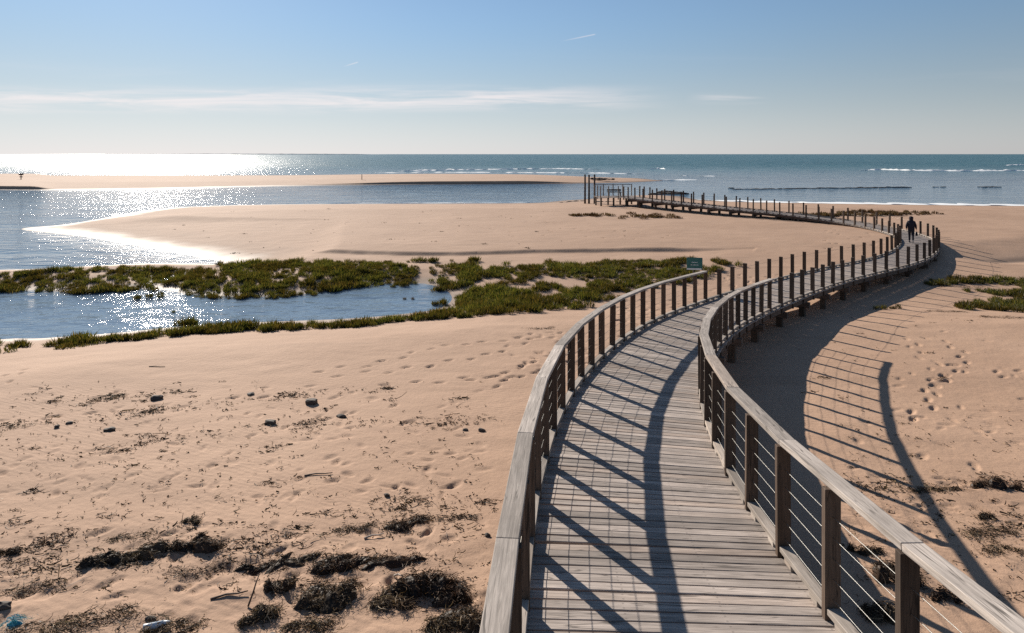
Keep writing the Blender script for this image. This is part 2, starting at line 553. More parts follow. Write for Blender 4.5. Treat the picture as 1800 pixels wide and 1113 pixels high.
# ------------------------------------------------------------------ the walkway's line in plan: (x, y, deck height below the camera)
CL = np.array([(1.28, 4.89, 3.63), (1.4, 6.89, 3.81), (1.69, 8.87, 3.99), (2.14, 10.81, 4.18), (2.76, 12.71, 4.37), (3.53, 14.56, 4.54), (4.41, 16.35, 4.71), (5.4, 18.09, 4.88), (6.52, 19.75, 5.04), (7.73, 21.33, 5.16), (9.0, 22.88, 5.27), (10.29, 24.41, 5.38), (11.61, 25.91, 5.49), (12.96, 27.39, 5.59), (14.35, 28.82, 5.69), (15.81, 30.18, 5.77), (17.35, 31.46, 5.82), (18.92, 32.7, 5.86), (20.47, 33.97, 5.89), (21.94, 35.32, 5.92), (23.33, 36.75, 5.95), (24.63, 38.27, 5.98), (25.86, 39.85, 6.01), (27.02, 41.48, 6.03), (28.07, 43.19, 6.04), (28.92, 44.99, 6.05), (29.49, 46.9, 6.05), (29.81, 48.88, 6.03), (29.82, 50.85, 5.99), (29.43, 52.79, 5.93), (28.72, 54.64, 5.86), (27.73, 56.36, 5.77), (26.52, 57.94, 5.68), (25.13, 59.36, 5.59), (23.62, 60.66, 5.51), (22.1, 61.96, 5.43), (20.71, 63.39, 5.37), (19.45, 64.93, 5.3), (18.21, 66.5, 5.25), (16.9, 68.01, 5.19), (15.64, 69.55, 5.15), (14.64, 71.24, 5.1), (13.94, 73.12, 5.06)])
CL = np.vstack([[(1.25, 0.6, 3.26), (1.24, 2.75, 3.44)], CL])
_seg = np.r_[0, np.cumsum(np.linalg.norm(np.diff(CL[:, :2], axis=0), axis=1))]
_s0 = _seg[2]
_fine = np.arange(_seg[0], _seg[-1], 0.1)


def _cubic(k):
    # Catmull-Rom through the control points, then a light smoothing
    from numpy import interp
    v = interp(_fine, _seg, CL[:, k])
    ker = np.exp(-0.5 * (np.arange(-12, 13) / 6.0) ** 2)
    ker /= ker.sum()
    vv = np.r_[v[0] - (v[1:13] - v[0])[::-1], v, v[-1] - (v[-13:-1] - v[-1])[::-1]]
    return np.convolve(vv, ker, 'valid')


PX, PY, PH = _cubic(0), _cubic(1), _cubic(2)
SS = _fine - _s0                        # arc length, 0 near the bottom of the picture
S_START, S_END = SS[0], SS[-1]
TX, TY = np.gradient(PX, SS), np.gradient(PY, SS)


def at(s):
    """centre of the deck surface, unit tangent, unit left normal (level), slope"""
    x, y, h = (float(np.interp(s, SS, a)) for a in (PX, PY, PH))
    tx, ty = float(np.interp(s, SS, TX)), float(np.interp(s, SS, TY))
    L_ = math.hypot(tx, ty)
    h2 = float(np.interp(s + 0.5, SS, PH)) - float(np.interp(s - 0.5, SS, PH))
    return Vector((x, y, CAMZ - h)), Vector((tx / L_, ty / L_, -h2)).normalized(), Vector((-ty / L_, tx / L_, 0))


def half(s):
    return float(np.interp(s, [-3, 0, 3, 7, 60, 90], [1.38, 1.21, 1.12, 1.07, 1.07, 1.07]))


RAIL_END = 17.72

# ------------------------------------------------------------------ the beach: shorelines traced on the water plane
main_px = [(-900, 668), (0, 597), (60, 598), (110, 594), (200, 588), (300, 577), (400, 570), (520, 566), (620, 562), (700, 555), (760, 548),
           (792, 538), (803, 525), (795, 512), (772, 502), (742, 496), (700, 496), (655, 499), (600, 506), (520, 519), (440, 521), (380, 519),
           (330, 515), (290, 507), (240, 506), (200, 511), (130, 513), (60, 508), (0, 511), (-300, 512), (-500, 495), (-300, 478), (0, 476),
           (100, 472), (200, 466), (300, 462), (375, 466), (402, 461), (372, 455), (330, 448), (280, 438), (220, 428), (160, 417), (100, 410),
           (45, 404.5), (40, 401), (100, 397), (150, 390), (200, 381), (250, 371), (320, 364), (450, 360), (600, 358.5), (800, 358), (950, 357.5),
           (985, 353), (1030, 350.5), (1075, 346), (1120, 342), (1160, 341), (1195, 345), (1225, 352), (1300, 355), (1400, 357), (1500, 358.5), (1600, 360),
           (1700, 361), (1800, 362), (2900, 374)]
main = smooth_poly(polyp(main_px), 2)
main = main[2:-2]
main = np.vstack([main, [(230, 80), (230, -30), (-70, -30), (-70, 22)]])
hole1 = smooth_poly(polyp([(258, 489), (300, 483), (322, 489), (300, 498), (268, 500)]), 2)
bar_px_front = [(-2200, 330), (-900, 331), (0, 333.5), (60, 334), (150, 334), (300, 331.5), (450, 328), (600, 325.5), (700, 324.5), (850, 324), (1000, 323), (1100, 321), (1165, 318)]
bar_px_back = [(1120, 313.5), (1060, 312), (1000, 311), (800, 309.3), (600, 308.6), (300, 308.6), (0, 309), (-900, 309.5), (-2200, 309.5)]
bar_front = polyp(bar_px_front)
bar = np.vstack([bar_front, polyp(bar_px_back)])

scarp_px = [(128, 398), (150, 406), (250, 423), (350, 433), (500, 442), (700, 447.5), (800, 448), (880, 446), (950, 444.5), (1100, 442), (1250, 442), (1330, 440)]
scarp = polyp(scarp_px, 0.35)
marsh_low = polyp([(1320, 452), (1290, 460), (1240, 482), (1195, 497), (1120, 520), (1040, 541), (960, 552), (850, 564), (760, 568), (600, 578), (300, 600), (0, 622), (-900, 690), (-900, 398), (0, 404)], 0.3)
marsh = np.vstack([scarp, marsh_low])

BASE_Y = [-30, 0, 6.5, 10, 15, 20, 22, 24, 26, 28.5, 31, 36, 43, 50, 60, 75, 90, 120]
BASE_H = [4.5, 4.75, 5.02, 5.30, 5.66, 5.92, 6.00, 6.20, 6.42, 6.54, 6.52, 6.38, 6.18, 6.12, 6.08, 6.0, 6.1, 6.1]

trails = []                             # (x, y, heading, length, width, depth)


def walk(pts_px, z, step=0.62, wob=0.1, size=1.0, depth=0.035):
    p = polyp(pts_px, z)
    seg = np.r_[0, np.cumsum(np.linalg.norm(np.diff(p, axis=0), axis=1))]
    s, k = 0.0, 0
    while s < seg[-1]:
        x, y = np.interp(s, seg, p[:, 0]), np.interp(s, seg, p[:, 1])
        x2, y2 = np.interp(s + 0.2, seg, p[:, 0]), np.interp(s + 0.2, seg, p[:, 1])
        x1, y1 = np.interp(s - 0.2, seg, p[:, 0]), np.interp(s - 0.2, seg, p[:, 1])
        a = math.atan2(y2 - y1, x2 - x1)
        sd = 0.11 * (1 if k % 2 else -1)
        trails.append((x - math.sin(a) * sd + random.gauss(0, wob * 0.4), y + math.cos(a) * sd + random.gauss(0, wob * 0.4), a + random.gauss(0, 0.15),
                       0.30 * size, 0.125 * size, depth * random.uniform(0.7, 1.2)))
        s += step * random.uniform(0.88, 1.12)
        k += 1


walk([(560, 643), (640, 632), (720, 611), (760, 596), (820, 588), (900, 578), (960, 570), (1010, 562)], 1.2)
walk([(600, 650), (690, 641), (740, 634), (800, 622), (870, 606), (905, 590), (930, 580), (1000, 566)], 1.2)
walk([(690, 660), (780, 655), (850, 642), (905, 633), (950, 615), (985, 598)], 1.3, 0.6, 0.2)
walk([(820, 652), (900, 648), (935, 641), (970, 625)], 1.3, 0.6, 0.3)
walk([(860, 668), (905, 652), (960, 630), (1010, 606)], 1.3, 0.65, 0.25)
walk([(1635, 577), (1655, 583), (1675, 594), (1693, 610), (1690, 628), (1670, 645), (1655, 668), (1640, 690), (1630, 715), (1610, 735), (1590, 755)], 1.2, 0.6, 0.12)
walk([(1600, 580), (1605, 595), (1617, 610), (1640, 630), (1650, 650), (1640, 668), (1635, 690)], 1.2, 0.6, 0.12)
walk([(1648, 660), (1668, 655), (1690, 633)], 1.2, 0.6, 0.12)
walk([(1755, 655), (1770, 645), (1790, 640)], 1.2, 0.5, 0.12)
walk([(0, 668), (40, 655), (50, 650), (0, 690)], 1.0, 0.7, 0.3, 0.8)
walk([(740, 385), (800, 396), (850, 404), (905, 412)], 0.5, 0.9, 0.2, 1.2, 0.05)
walk([(0, 735), (110, 728), (200, 715), (300, 703), (420, 690), (520, 676), (600, 668)], 1.3, 0.9, 0.5, 0.9)
for x0, y0, x1, y1, n_ in ((960, 1230, 500, 610, 0),):
    pass


def scatter_prints(x0, x1, y0, y1, n_, z=1.0, depth=0.03):
    for _ in range(n_):
        x, y = unp(random.uniform(x0, x1), random.uniform(y0, y1), z)
        trails.append((x, y, random.uniform(0, math.pi), random.uniform(0.18, 0.32), random.uniform(0.08, 0.16), depth * random.uniform(0.5, 1.3)))


scatter_prints(1080, 1290, 500, 600, 150, 0.9, 0.045)
scatter_prints(900, 1050, 570, 640, 60, 1.1)
scatter_prints(1230, 1420, 470, 500, 60, 0.6, 0.05)
scatter_prints(0, 860, 660, 900, 140, 1.4, 0.02)
scatter_prints(0, 860, 900, 1110, 70, 1.7, 0.02)
scatter_prints(1500, 1800, 560, 1000, 60, 1.3, 0.02)
scatter_prints(900, 1200, 385, 425, 60, 0.5, 0.05)
scatter_prints(1450, 1560, 405, 440, 40, 0.5, 0.05)


def height(x, y, detail=True):
    """height of the sand at plan points"""
    d_main = sdf(x, y, main)
    d_h = sdf(x, y, hole1)
    d = np.minimum(d_main, -d_h)
    base = CAMZ - np.interp(y, BASE_Y, BASE_H)
    base = base + vnoise(x / 9, y / 9, 1) * 0.10 * sstep(4, 20, np.abs(d)) + vnoise(x / 3.2, y / 3.2, 2) * 0.05
    # lower marsh ground, cut off by a little scarp on its far side
    ins = inside(x, y, marsh)
    ds = dist_poly(x, y, scarp + 0.0, False) + vnoise(x / 1.3, y / 1.3, 4) * 0.12
    do = dist_poly(x, y, marsh_low, False)
    endf = sstep(22, 9, x)
    w_ = np.where(ins, np.clip(ds / 0.45, 0, 1) * sstep(0, 4.0, do), 0)
    low = 0.38 + 0.10 * vnoise(x / 7.0, x * 0, 5) + 0.06 * np.clip(ds, 0, 3) * 0 + vnoise(x / 2.0, y / 2.0, 6) * 0.06
    z = base * (1 - w_ * endf) + np.minimum(low, base) * w_ * endf
    # slope to the water
    tip = sstep(36, 40, y) * sstep(66, 58, y) * sstep(-7, -16, x)
    steep = (0.14 - 0.095 * sstep(58, 68, y)) * (1 - tip) + 0.042 * tip
    shore = 0.02 + steep * np.maximum(d, 0) + 0.015 * vnoise(x / 0.7, y / 0.7, 9)
    k = 0.06
    hh = np.clip(0.5 + 0.5 * (shore - z) / k, 0, 1)
    z = shore * (1 - hh) + z * hh - k * hh * (1 - hh)
    z = np.where(d < 0, np.maximum(0.02 + 0.12 * d, -0.8), z)
    if detail:
        land = sstep(0.3, 2.0, d)
        near = sstep(60, 15, y)
        z = z + land * (vnoise(x / 0.75, y / 0.55, 12) * 0.020 + vnoise(x / 0.28, y / 0.22, 13) * 0.009 * near + vnoise(x / 0.12, y / 0.10, 14) * 0.004 * near)
        rough = sstep(10, 6.5, y) * sstep(3.0, -1.0, np.abs(x + 2) - 9)
        z = z + rough * (vnoise(x / 0.45, y / 0.38, 15) * 0.05 + vnoise(x / 0.16, y / 0.14, 16) * 0.016)
    return z


def z_at(x, y):
    return float(zfast(np.array([float(x)]), np.array([float(y)]))[0])


def ground(px, py):
    """photograph pixel -> point on the sand"""
    z = 0.6
    for _ in range(12):
        x, y = unp(px, py, z)
        z = 0.5 * z + 0.5 * z_at(x, y)
    return Vector((x, y, z_at(x, y)))


rows = np.r_[np.linspace(-28, 3.0, 14), np.arange(3.4, 5.2, 0.1), 5.2 * np.exp(np.arange(0, 660) * 0.0045)]
rows = rows[rows < 102]
ucore = np.linspace(-0.98, 0.98, 720)
ucols = np.r_[np.linspace(-2.2, -1.0, 40), ucore, np.linspace(1.0, 2.2, 40)]
rr = np.maximum(rows, 5.2)
GX = ucols[None, :] * rr[:, None]
GY = np.repeat(rows[:, None], len(ucols), 1)
gx, gy = GX.ravel(), GY.ravel()
gz = height(gx, gy)
nc = len(ucols)
Z2 = gz.reshape(GX.shape)
for (tx_, ty_, ta, tl, tw, td) in trails:
    if ty_ < 4:
        continue
    i0, i1 = np.searchsorted(rows, [ty_ - 0.4, ty_ + 0.4])
    if i1 <= i0:
        i0, i1 = max(0, i0 - 1), i0 + 1
    u = tx_ / max(ty_, 5.2)
    j0, j1 = np.searchsorted(ucols, [u - 0.45 / max(ty_, 5.2), u + 0.45 / max(ty_, 5.2)])
    xs, ys = GX[i0:i1, j0:j1] - tx_, GY[i0:i1, j0:j1] - ty_
    la = xs * math.cos(ta) + ys * math.sin(ta)
    lb = -xs * math.sin(ta) + ys * math.cos(ta)
    q = (la / tl * 2) ** 2 + (lb / tw * 2) ** 2
    Z2[i0:i1, j0:j1] += -1.25 * td * np.exp(-q ** 2 * 0.6) + 0.16 * td * np.exp(-((np.sqrt(q) - 1.45) / 0.35) ** 2)
gz = Z2.ravel()
ii = np.arange(len(rows) - 1)[:, None] * nc + np.arange(nc - 1)[None, :]
F = np.stack([ii, ii + 1, ii + nc + 1, ii + nc], -1).reshape(-1, 4)
keep = gz[F].max(axis=1) > -0.5
F = F[keep]
used = np.unique(F)
rem = np.zeros(len(gz), np.int64)
rem[used] = np.arange(len(used))
V = np.stack([gx, gy, gz], 1)[used]


def zfast(x, y):
    """height of the finished sand sheet, read back from its grid"""
    x, y = np.asarray(x, float), np.asarray(y, float)
    i = np.clip(np.searchsorted(rows, y) - 1, 0, len(rows) - 2)
    fy = np.clip((y - rows[i]) / (rows[i + 1] - rows[i]), 0, 1)

    def row(k):
        u_ = x / rr[k]
        j = np.clip(np.searchsorted(ucols, u_) - 1, 0, nc - 2)
        fx = np.clip((u_ - ucols[j]) / (ucols[j + 1] - ucols[j]), 0, 1)
        return Z2[k, j] * (1 - fx) + Z2[k, j + 1] * fx
    return row(i) * (1 - fy) + row(i + 1) * fy


beach = link('beach', mesh_np('beach', V, rem[F], True), M['sand'])
tag(beach, 'pale sandy beach with footprints and a low spit', kind='structure')

# far sandbar with an undercut front edge
bxs = np.arange(-330, 60, 0.9)
bys = np.arange(112, 200, 0.3)
BX, BY = np.meshgrid(bxs, bys)
bx, by = BX.ravel(), BY.ravel()
bd = sdf(bx, by, bar)
fd = dist_poly(bx, by, bar_front, False)
u = bx / by
cut = np.maximum(sstep(-0.40, -0.10, u) * sstep(0.16, 0.0, u), sstep(-0.725, -0.77, u))
cut = cut * np.where(u < -0.5, 1.0, 1.0)
bz = 0.03 + np.minimum(bd, fd * 1.0) * 0.035
rise = 0.62 + vnoise(bx / 30, by / 12, 21) * 0.15 + vnoise(bx / 6, by / 4, 22) * 0.05
bz = np.minimum(bz, rise)
st = cut * 0.62 * sstep(0.2, 1.1, fd) * np.clip(1 - bd / 30, 0, 1)
bz = np.where(bd > 0, np.minimum(bz + st, rise + 0.12), np.maximum(0.03 + bd * 0.08, -0.6))
ncb = len(bxs)
ii = np.arange(len(bys) - 1)[:, None] * ncb + np.arange(ncb - 1)[None, :]
F = np.stack([ii, ii + 1, ii + ncb + 1, ii + ncb], -1).reshape(-1, 4)
F = F[bz[F].max(axis=1) > -0.3]
used = np.unique(F)
rem = np.zeros(len(bz), np.int64)
rem[used] = np.arange(len(used))
sandbar = link('sandbar', mesh_np('sandbar', np.stack([bx, by, bz], 1)[used], rem[F], True), M['sand'])
tag(sandbar, 'long low sandbar between the channel and the open sea', kind='structure')

# water: one level sheet to the horizon
wv = [(-60000, -40, 0), (60000, -40, 0), (60000, 60000, 0), (-60000, 60000, 0)]
water = link('water', mesh_np('water', wv, [(0, 1, 2, 3)]), M['water'])
tag(water, 'sea, channel and tidal pool', kind='structure')
seabed = link('seabed', mesh_np('seabed', [(x * 1.0, y * 1.0, -1.2) for x, y, _ in wv], [(0, 1, 2, 3)]), M['sand'])
tag(seabed, 'sandy sea floor', kind='structure')

# faint far coast on the horizon
Vh, Fh = [], []
nh = 80
D = 14000.0
for i in range(nh + 1):
    t = i / nh
    x = ((150 + t * 520) - 900) / FPX * D
    h = (4 + 13 * math.sin(math.pi * min(1, t * 1.05)) ** 0.6 * (0.4 + 0.6 * t)) * (0.8 + 0.4 * random.random()) * min(1, 12 * (1 - t)) * min(1, 12 * t)
    Vh += [(x, D, -2), (x, D, h), (x, D + 900, h * 1.1), (x, D + 1800, -2)]
    if i:
        b = i * 4
        for k in range(3):
            Fh.append((b - 4 + k, b + k, b + k + 1, b - 3 + k))
coast = link('far_coast', mesh_np('far_coast', Vh, Fh), M['land'])
tag(coast, 'faint low coast on the horizon', kind='structure')

# ------------------------------------------------------------------ breaking waves and foam


def foam_strip(name, pts_px, wd, h, label, z0=0.0, lump=1.0, seed=0, step=0.8, gaps=0.0):
    p = polyp(pts_px)
    seg = np.r_[0, np.cumsum(np.linalg.norm(np.diff(p, axis=0), axis=1))]
    n_ = max(12, int(seg[-1] / step))
    s = np.linspace(0, seg[-1], n_)
    x, y = np.interp(s, seg, p[:, 0]), np.interp(s, seg, p[:, 1])
    env = np.clip(np.minimum(s, seg[-1] - s) / (0.12 * seg[-1]), 0, 1)
    rn = 0.5 + vnoise(s / 4.0, s * 0 + seed, seed + 3)
    rn2 = 0.5 + vnoise(s / 1.3, s * 0 + seed, seed + 5)
    g = np.clip((rn - gaps) / 0.25, 0.0, 1) if gaps else 1.0
    hh = h * env * (0.35 + 0.65 * rn * lump + 0.5 * (rn2 - 0.5)) * g
    ww = wd * (0.35 + 0.8 * rn2) * np.maximum(env, 0.1) * np.maximum(g, 0.05)
    prof = [(-0.5, 0.0), (-0.3, 0.45), (-0.1, 1.0), (0.15, 0.75), (0.5, 0.0)]
    Vf = []
    for a, b in prof:
        Vf.append(np.stack([x, y + a * ww + vnoise(s / 2, s * 0 + a * 9, seed + 8) * wd * 0.3, z0 + np.maximum(hh * b * (0.7 + 0.6 * rng.random(n_)), 0) - (0.02 if b == 0 else 0)], 1))
    Vf = np.stack(Vf, 1).reshape(-1, 3)
    k = len(prof)
    ii_ = np.arange(n_ - 1)[:, None] * k + np.arange(k - 1)[None, :]
    Ff = np.stack([ii_, ii_ + k, ii_ + k + 1, ii_ + 1], -1).reshape(-1, 4)
    o = link(name, mesh_np(name, Vf, Ff, True), M['foam'])
    tag(o, label, kind='stuff')
    return o


foam_strip('wave_foam', [(690, 301.5), (800, 299), (900, 297.5), (980, 297), (1060, 298)], 5.0, 0.45, 'white breaking wave crest beyond the sandbar', seed=1)
foam_strip('wave_foam', [(1143, 297.5), (1158, 296.5), (1170, 297.5)], 3.0, 0.55, 'short white wave crest behind the tall mooring piles', seed=4)
foam_strip('wave_foam', [(1512, 300), (1545, 298.5), (1600, 300), (1680, 301), (1760, 300.5), (1850, 300)], 4.0, 0.5, 'long white wave crest on the right of the sea', seed=7)
foam_strip('wave_foam', [(1765, 291), (1800, 290), (1900, 291)], 4.0, 0.5, 'white wave crest near the right edge of the sea', seed=9)
foam_strip('wave_foam', [(640, 304.5), (760, 303), (900, 303.5), (1040, 304.5), (1140, 306)], 5.0, 0.2, 'thin foam line running up the back of the sandbar', seed=11, gaps=0.2)
foam_strip('wave_foam', [(1150, 317), (1190, 316.2), (1230, 316)], 5.0, 0.10, 'patch of white foam at the sandbar tip', seed=14)
foam_strip('wave_foam', [(1195, 309), (1260, 310)], 4.0, 0.2, 'faint foam streak beyond the sandbar tip', seed=15, gaps=0.3)
foam_strip('shore_foam', [(1205, 350.5), (1260, 353.2), (1350, 355.6), (1450, 357.4), (1550, 359), (1650, 360.3), (1760, 361.4), (1900, 363), (2200, 366)], 6.0, 0.05, 'white foam line where the sea meets the right beach', seed=17, step=0.5, z0=0.05)
foam_strip('shore_foam', [(560, 357), (700, 356.6), (850, 356.4), (960, 355.4)], 0.5, 0.04, 'thin foam line along the channel side of the spit', seed=19, step=0.5)

# ------------------------------------------------------------------ boardwalk
BW_LOC = (PX[60], PY[60], z_at(PX[60], PY[60]))
bw = empty('boardwalk', BW_LOC, 'long weathered timber boardwalk winding across the beach to the sea', 'boardwalk')

PITCH = 0.123
plank_meshes = []
for k in range(7):
    plank_meshes.append(box_mesh('plank', 2.50 + random.uniform(-0.03, 0.03), 0.112 + random.uniform(-0.008, 0.002), 0.032, 0.004))
    plank_meshes[-1].materials.append(M['deck'])
stations = np.arange(S_START, S_END, PITCH)
far_V, far_F = [], []
n_in = 0
for k, s in enumerate(stations):
    c, t, nrm = at(s)
    hw = half(s)
    pos = c + nrm * random.uniform(-0.012, 0.012) + Vector((0, 0, -0.016 + random.uniform(-0.004, 0.004)))
    yaw = random.gauss(0, 0.004)
    xd = -nrm + t * yaw
    mw = frame(pos, xd, t.cross(xd) * -1)
    if mw.col[2].z < 0:
        mw = frame(pos, xd, t.cross(xd))
    sc = (2 * hw + 0.22) / 2.5
    if pos.y > 2.6 and n_in < 299:
        o = link('plank', plank_meshes[k % 7], None, bw, mw @ Matrix.Diagonal((sc, 1, 1, 1)))
        n_in += 1
    elif pos.y > 2.6:
        b = len(far_V)
        for (x, y, z) in ((-1.25 * sc, -.053, -.016), (1.25 * sc, -.053, -.016), (1.25 * sc, .053, -.016), (-1.25 * sc, .053, -.016),
                          (-1.25 * sc, -.053, .016), (1.25 * sc, -.053, .016), (1.25 * sc, .053, .016), (-1.25 * sc, .053, .016)):
            far_V.append(mw @ Vector((x, y, z)))
        for q in ((0, 3, 2, 1), (4, 5, 6, 7), (0, 1, 5, 4), (1, 2, 6, 5), (2, 3, 7, 6), (3, 0, 4, 7)):
            far_F.append(tuple(b + i for i in q))
farp = link('far_planks', mesh_np('far_planks', far_V, far_F), M['deck_far'], bw, Matrix.Identity(4))
tag(farp, 'deck planks of the far reach of the boardwalk', kind='stuff')

# post stations: close together under the handrail, wider beyond it
near_st = [0.06 + 0.93 * k for k in range(-3, 20)]
mid_st = []
s = near_st[-1]
while s < S_END - 0.6:
    s += float(np.interp(s, [18, 24, 34, 60, 84], [1.28, 1.38, 1.42, 1.30, 1.22]))
    mid_st.append(s)
all_st = near_st + mid_st
RAIL_TOP = 1.07
post_cache = {}


def post_mesh(h, big=False):
    key = (round(h, 2), big)
    if key not in post_cache:
        me = box_mesh('post', 0.09 if big else 0.065, 0.14 if big else 0.122, key[0], 0.004, ctr=(0.5, 0.5, 0.0))
        me.materials.append(M['post'])
        post_cache[key] = me
    return post_cache[key]


kerb_block = box_mesh('spacer_block', 0.14, 0.085, 0.05, 0.003)
kerb_block.materials.append(M['kerb'])
edge_pts = {1: [], -1: []}
for s in all_st:
    c, t, nrm = at(s)
    hw = half(s)
    for sd in (1, -1):
        e = c + nrm * sd * hw
        edge_pts[sd].append((s, e, t, nrm))
        railed = s <= near_st[-1] + 0.01
        ph = (RAIL_TOP - 0.05 if railed else float(np.interp(s, [18, 50, 70, 85], [1.02, 1.02, 1.22, 1.34]))) + (0 if railed else random.uniform(-0.02, 0.02))
        below = 0.24
        mw = frame(e + Vector((0, 0, -below)), (t.x, t.y, 0))
        lean = Matrix.Rotation(random.gauss(0, 0.006), 4, 'X') @ Matrix.Rotation(random.gauss(0, 0.006), 4, 'Y')
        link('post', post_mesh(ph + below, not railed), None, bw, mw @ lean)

# kerb boards between the posts, lifted on blocks
for sd in (1, -1):
    pts = edge_pts[sd]
    for (s0, e0, t0, n0), (s1, e1, t1, n1) in zip(pts[:-1], pts[1:]):
        d = (e1 - e0)
        L_ = d.length - 0.075
        p = e0 + d.normalized() * 0.0375 - (n0 * sd) * 0.005
        me = box_mesh('kerb_board', L_, 0.095, 0.048, 0.004, ctr=(0, 0.5, 0))
        me.materials.append(M['kerb'])
        kb = reg(link('kerb_board', me, None, bw, frame(p + Vector((0, 0, 0.052)), d)))
        for q in ((0.2, 0.8) if L_ < 1.1 else (0.12, 0.5, 0.88)):
            link('spacer_block', kerb_block, None, kb, frame(p + d.normalized() * (L_ * q) + Vector((0, 0, 0.0255)), d))

# handrail boards, mitred, two bays each
for sd in (1, -1):
    pts = edge_pts[sd][:len(near_st)]
    idx = list(range(0, len(near_st), 2))
    P = [pts[i][1] + Vector((0, 0, RAIL_TOP - 0.05)) + pts[i][3] * sd * 0.035 for i in idx]
    P[-1] = P[-1] + (P[-1] - P[-2]).normalized() * 0.10
    P[0] = P[0] - (P[1] - P[0]).normalized() * 0.3
    dirs = [(b - a).normalized() for a, b in zip(P[:-1], P[1:])]
    for i in range(len(dirs)):
        d = dirs[i]

        def half_turn(a, b):
            return math.tan((math.atan2(b.y, b.x) - math.atan2(a.y, a.x)) / 2)
        k0 = half_turn(dirs[i - 1], d) if i else 0.0
        k1 = half_turn(d, dirs[i + 1]) if i < len(dirs) - 1 else 0.0
        L_ = (P[i + 1] - P[i]).length - 0.004
        me = box_mesh('handrail', L_, 0.15, 0.05, 0.005, skew0=k0, skew1=-k1, ctr=(0, 0.5, 0), seg=2)
        me.materials.append(M['rail'])
        link('handrail', me, None, bw, frame(P[i] + Vector((0, 0, random.uniform(-0.002, 0.002))), d))

# steel cables through the posts
for sd in (1, -1):
    pts = edge_pts[sd][:len(near_st)]
    for h in (0.165, 0.325, 0.485, 0.645, 0.805):
        link('cable', tube_mesh('cable', [e + Vector((0, 0, h)) for _, e, _, _ in pts], 0.0026, 6), M['steel'], bw, Matrix.Identity(4))
    pts = edge_pts[sd][len(near_st) - 1:]
    for h in (0.88,):
        link('cable', tube_mesh('cable', [e + Vector((0, 0, h)) for _, e, _, _ in pts], 0.0038, 4), M['steel'], bw, Matrix.Identity(4))

# stringers, cross beams and piles
for off in (-0.98, -0.33, 0.33, 0.98):
    st = np.arange(S_START + 1, S_END, 1.0)
    Vb, Fb = [], []
    for k, s in enumerate(st):
        c, t, nrm = at(s)
        for a, b in ((-0.045, -0.033), (0.045, -0.033), (0.045, -0.235), (-0.045, -0.235)):
            Vb.append(c + nrm * (off * half(s) + a) + Vector((0, 0, b)))
        if k:
            for q in range(4):
                Fb.append(((k - 1) * 4 + q, k * 4 + q, k * 4 + (q + 1) % 4, (k - 1) * 4 + (q + 1) % 4))
    link('stringer', mesh_np('stringer', Vb, Fb), M['beam'], bw, Matrix.Identity(4))
s = S_START + 1.6
while s < S_END - 0.3:
    c, t, nrm = at(s)
    zg = z_at(c.x, c.y)
    if c.z - zg > 0.32:
        me = box_mesh('cross_beam', 2 * half(s) + 0.3, 0.16, 0.2, 0.006)
        me.materials.append(M['beam'])
        link('cross_beam', me, None, bw, frame(c + Vector((0, 0, -0.337)), nrm))
        for sd in (1, -1):
            p = c + nrm * sd * (half(s) - 0.12)
            zz = z_at(p.x, p.y) - 0.3
            me = box_mesh('pile', 0.2, 0.2, c.z - 0.438 - zz, 0.01, ctr=(0.5, 0.5, 0))
            me.materials.append(M['post'])
            link('pile', me, None, bw, frame(Vector((p.x, p.y, zz)), (t.x, t.y, 0)))
    s += 2.75 if s < 50 else 2.2

# end platform at the water
pe, te, ne = at(S_END - 0.2)
plat_px = [(1049, 343.5), (1083, 346.5), (1110, 343), (1078, 340.3)]
zt = CAMZ - 5.05
pc = Vector((*np.mean(polyp(plat_px, zt), axis=0), zt))
ax = Vector((*(polyp(plat_px, zt)[1] - polyp(plat_px, zt)[0]), 0)).normalized()
ay = Vector((-ax.y, ax.x, 0))
e0 = at(S_END)[0]
pc = Vector((e0.x - 1.55, e0.y + 1.35, e0.z))
ax, ay = Vector((1, 0.1, 0)).normalized(), Vector((-0.1, 1, 0)).normalized()
plat_plank = box_mesh('plank', 4.9, 0.108, 0.032, 0.0)
plat_plank.materials.append(M['deck_far'])
Vp, Fp = [], []
for k in range(26):
    p = pc + ay * (-1.55 + k * 0.125)
    b = len(Vp)
    for (x, y, z) in ((-2.4, -.054, -.02), (2.4, -.054, -.02), (2.4, .054, -.02), (-2.4, .054, -.02), (-2.4, -.054, .012), (2.4, -.054, .012), (2.4, .054, .012), (-2.4, .054, .012)):
        Vp.append(p + ax * x + ay * y + Vector((0, 0, z - 0.001)))
    for q in ((0, 3, 2, 1), (4, 5, 6, 7), (0, 1, 5, 4), (1, 2, 6, 5), (2, 3, 7, 6), (3, 0, 4, 7)):
        Fp.append(tuple(b + i for i in q))
o = link('end_platform', mesh_np('end_platform', Vp, Fp), M['deck_far'], bw, Matrix.Identity(4))
tag(o, 'planked platform at the seaward end', kind='stuff')
for (a, b) in ((-2.3, -1.5), (-1.35, -1.5), (-0.2, -1.5), (-2.3, 1.6), (-1.2, 1.6), (0.0, 1.6), (1.2, 1.6), (2.3, 1.6), (-2.3, 0.0)):
    p = pc + ax * a + ay * b
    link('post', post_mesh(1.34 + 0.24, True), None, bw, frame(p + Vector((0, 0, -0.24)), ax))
for a in (-2.2, -0.7, 0.8, 2.2):
    for b in (-1.3, 1.3):
        p = pc + ax * a + ay * b
        zz = min(z_at(p.x, p.y), 0) - 0.6
        me = box_mesh('pile', 0.18, 0.18, pc.z - 0.03 - zz, 0.01, ctr=(0.5, 0.5, 0))
        me.materials.append(M['post'])
        link('pile', me, None, bw, frame(Vector((p.x, p.y, zz)), ax))
me = box_mesh('top_rail', 4.7, 0.08, 0.06, 0.004)
me.materials.append(M['post'])
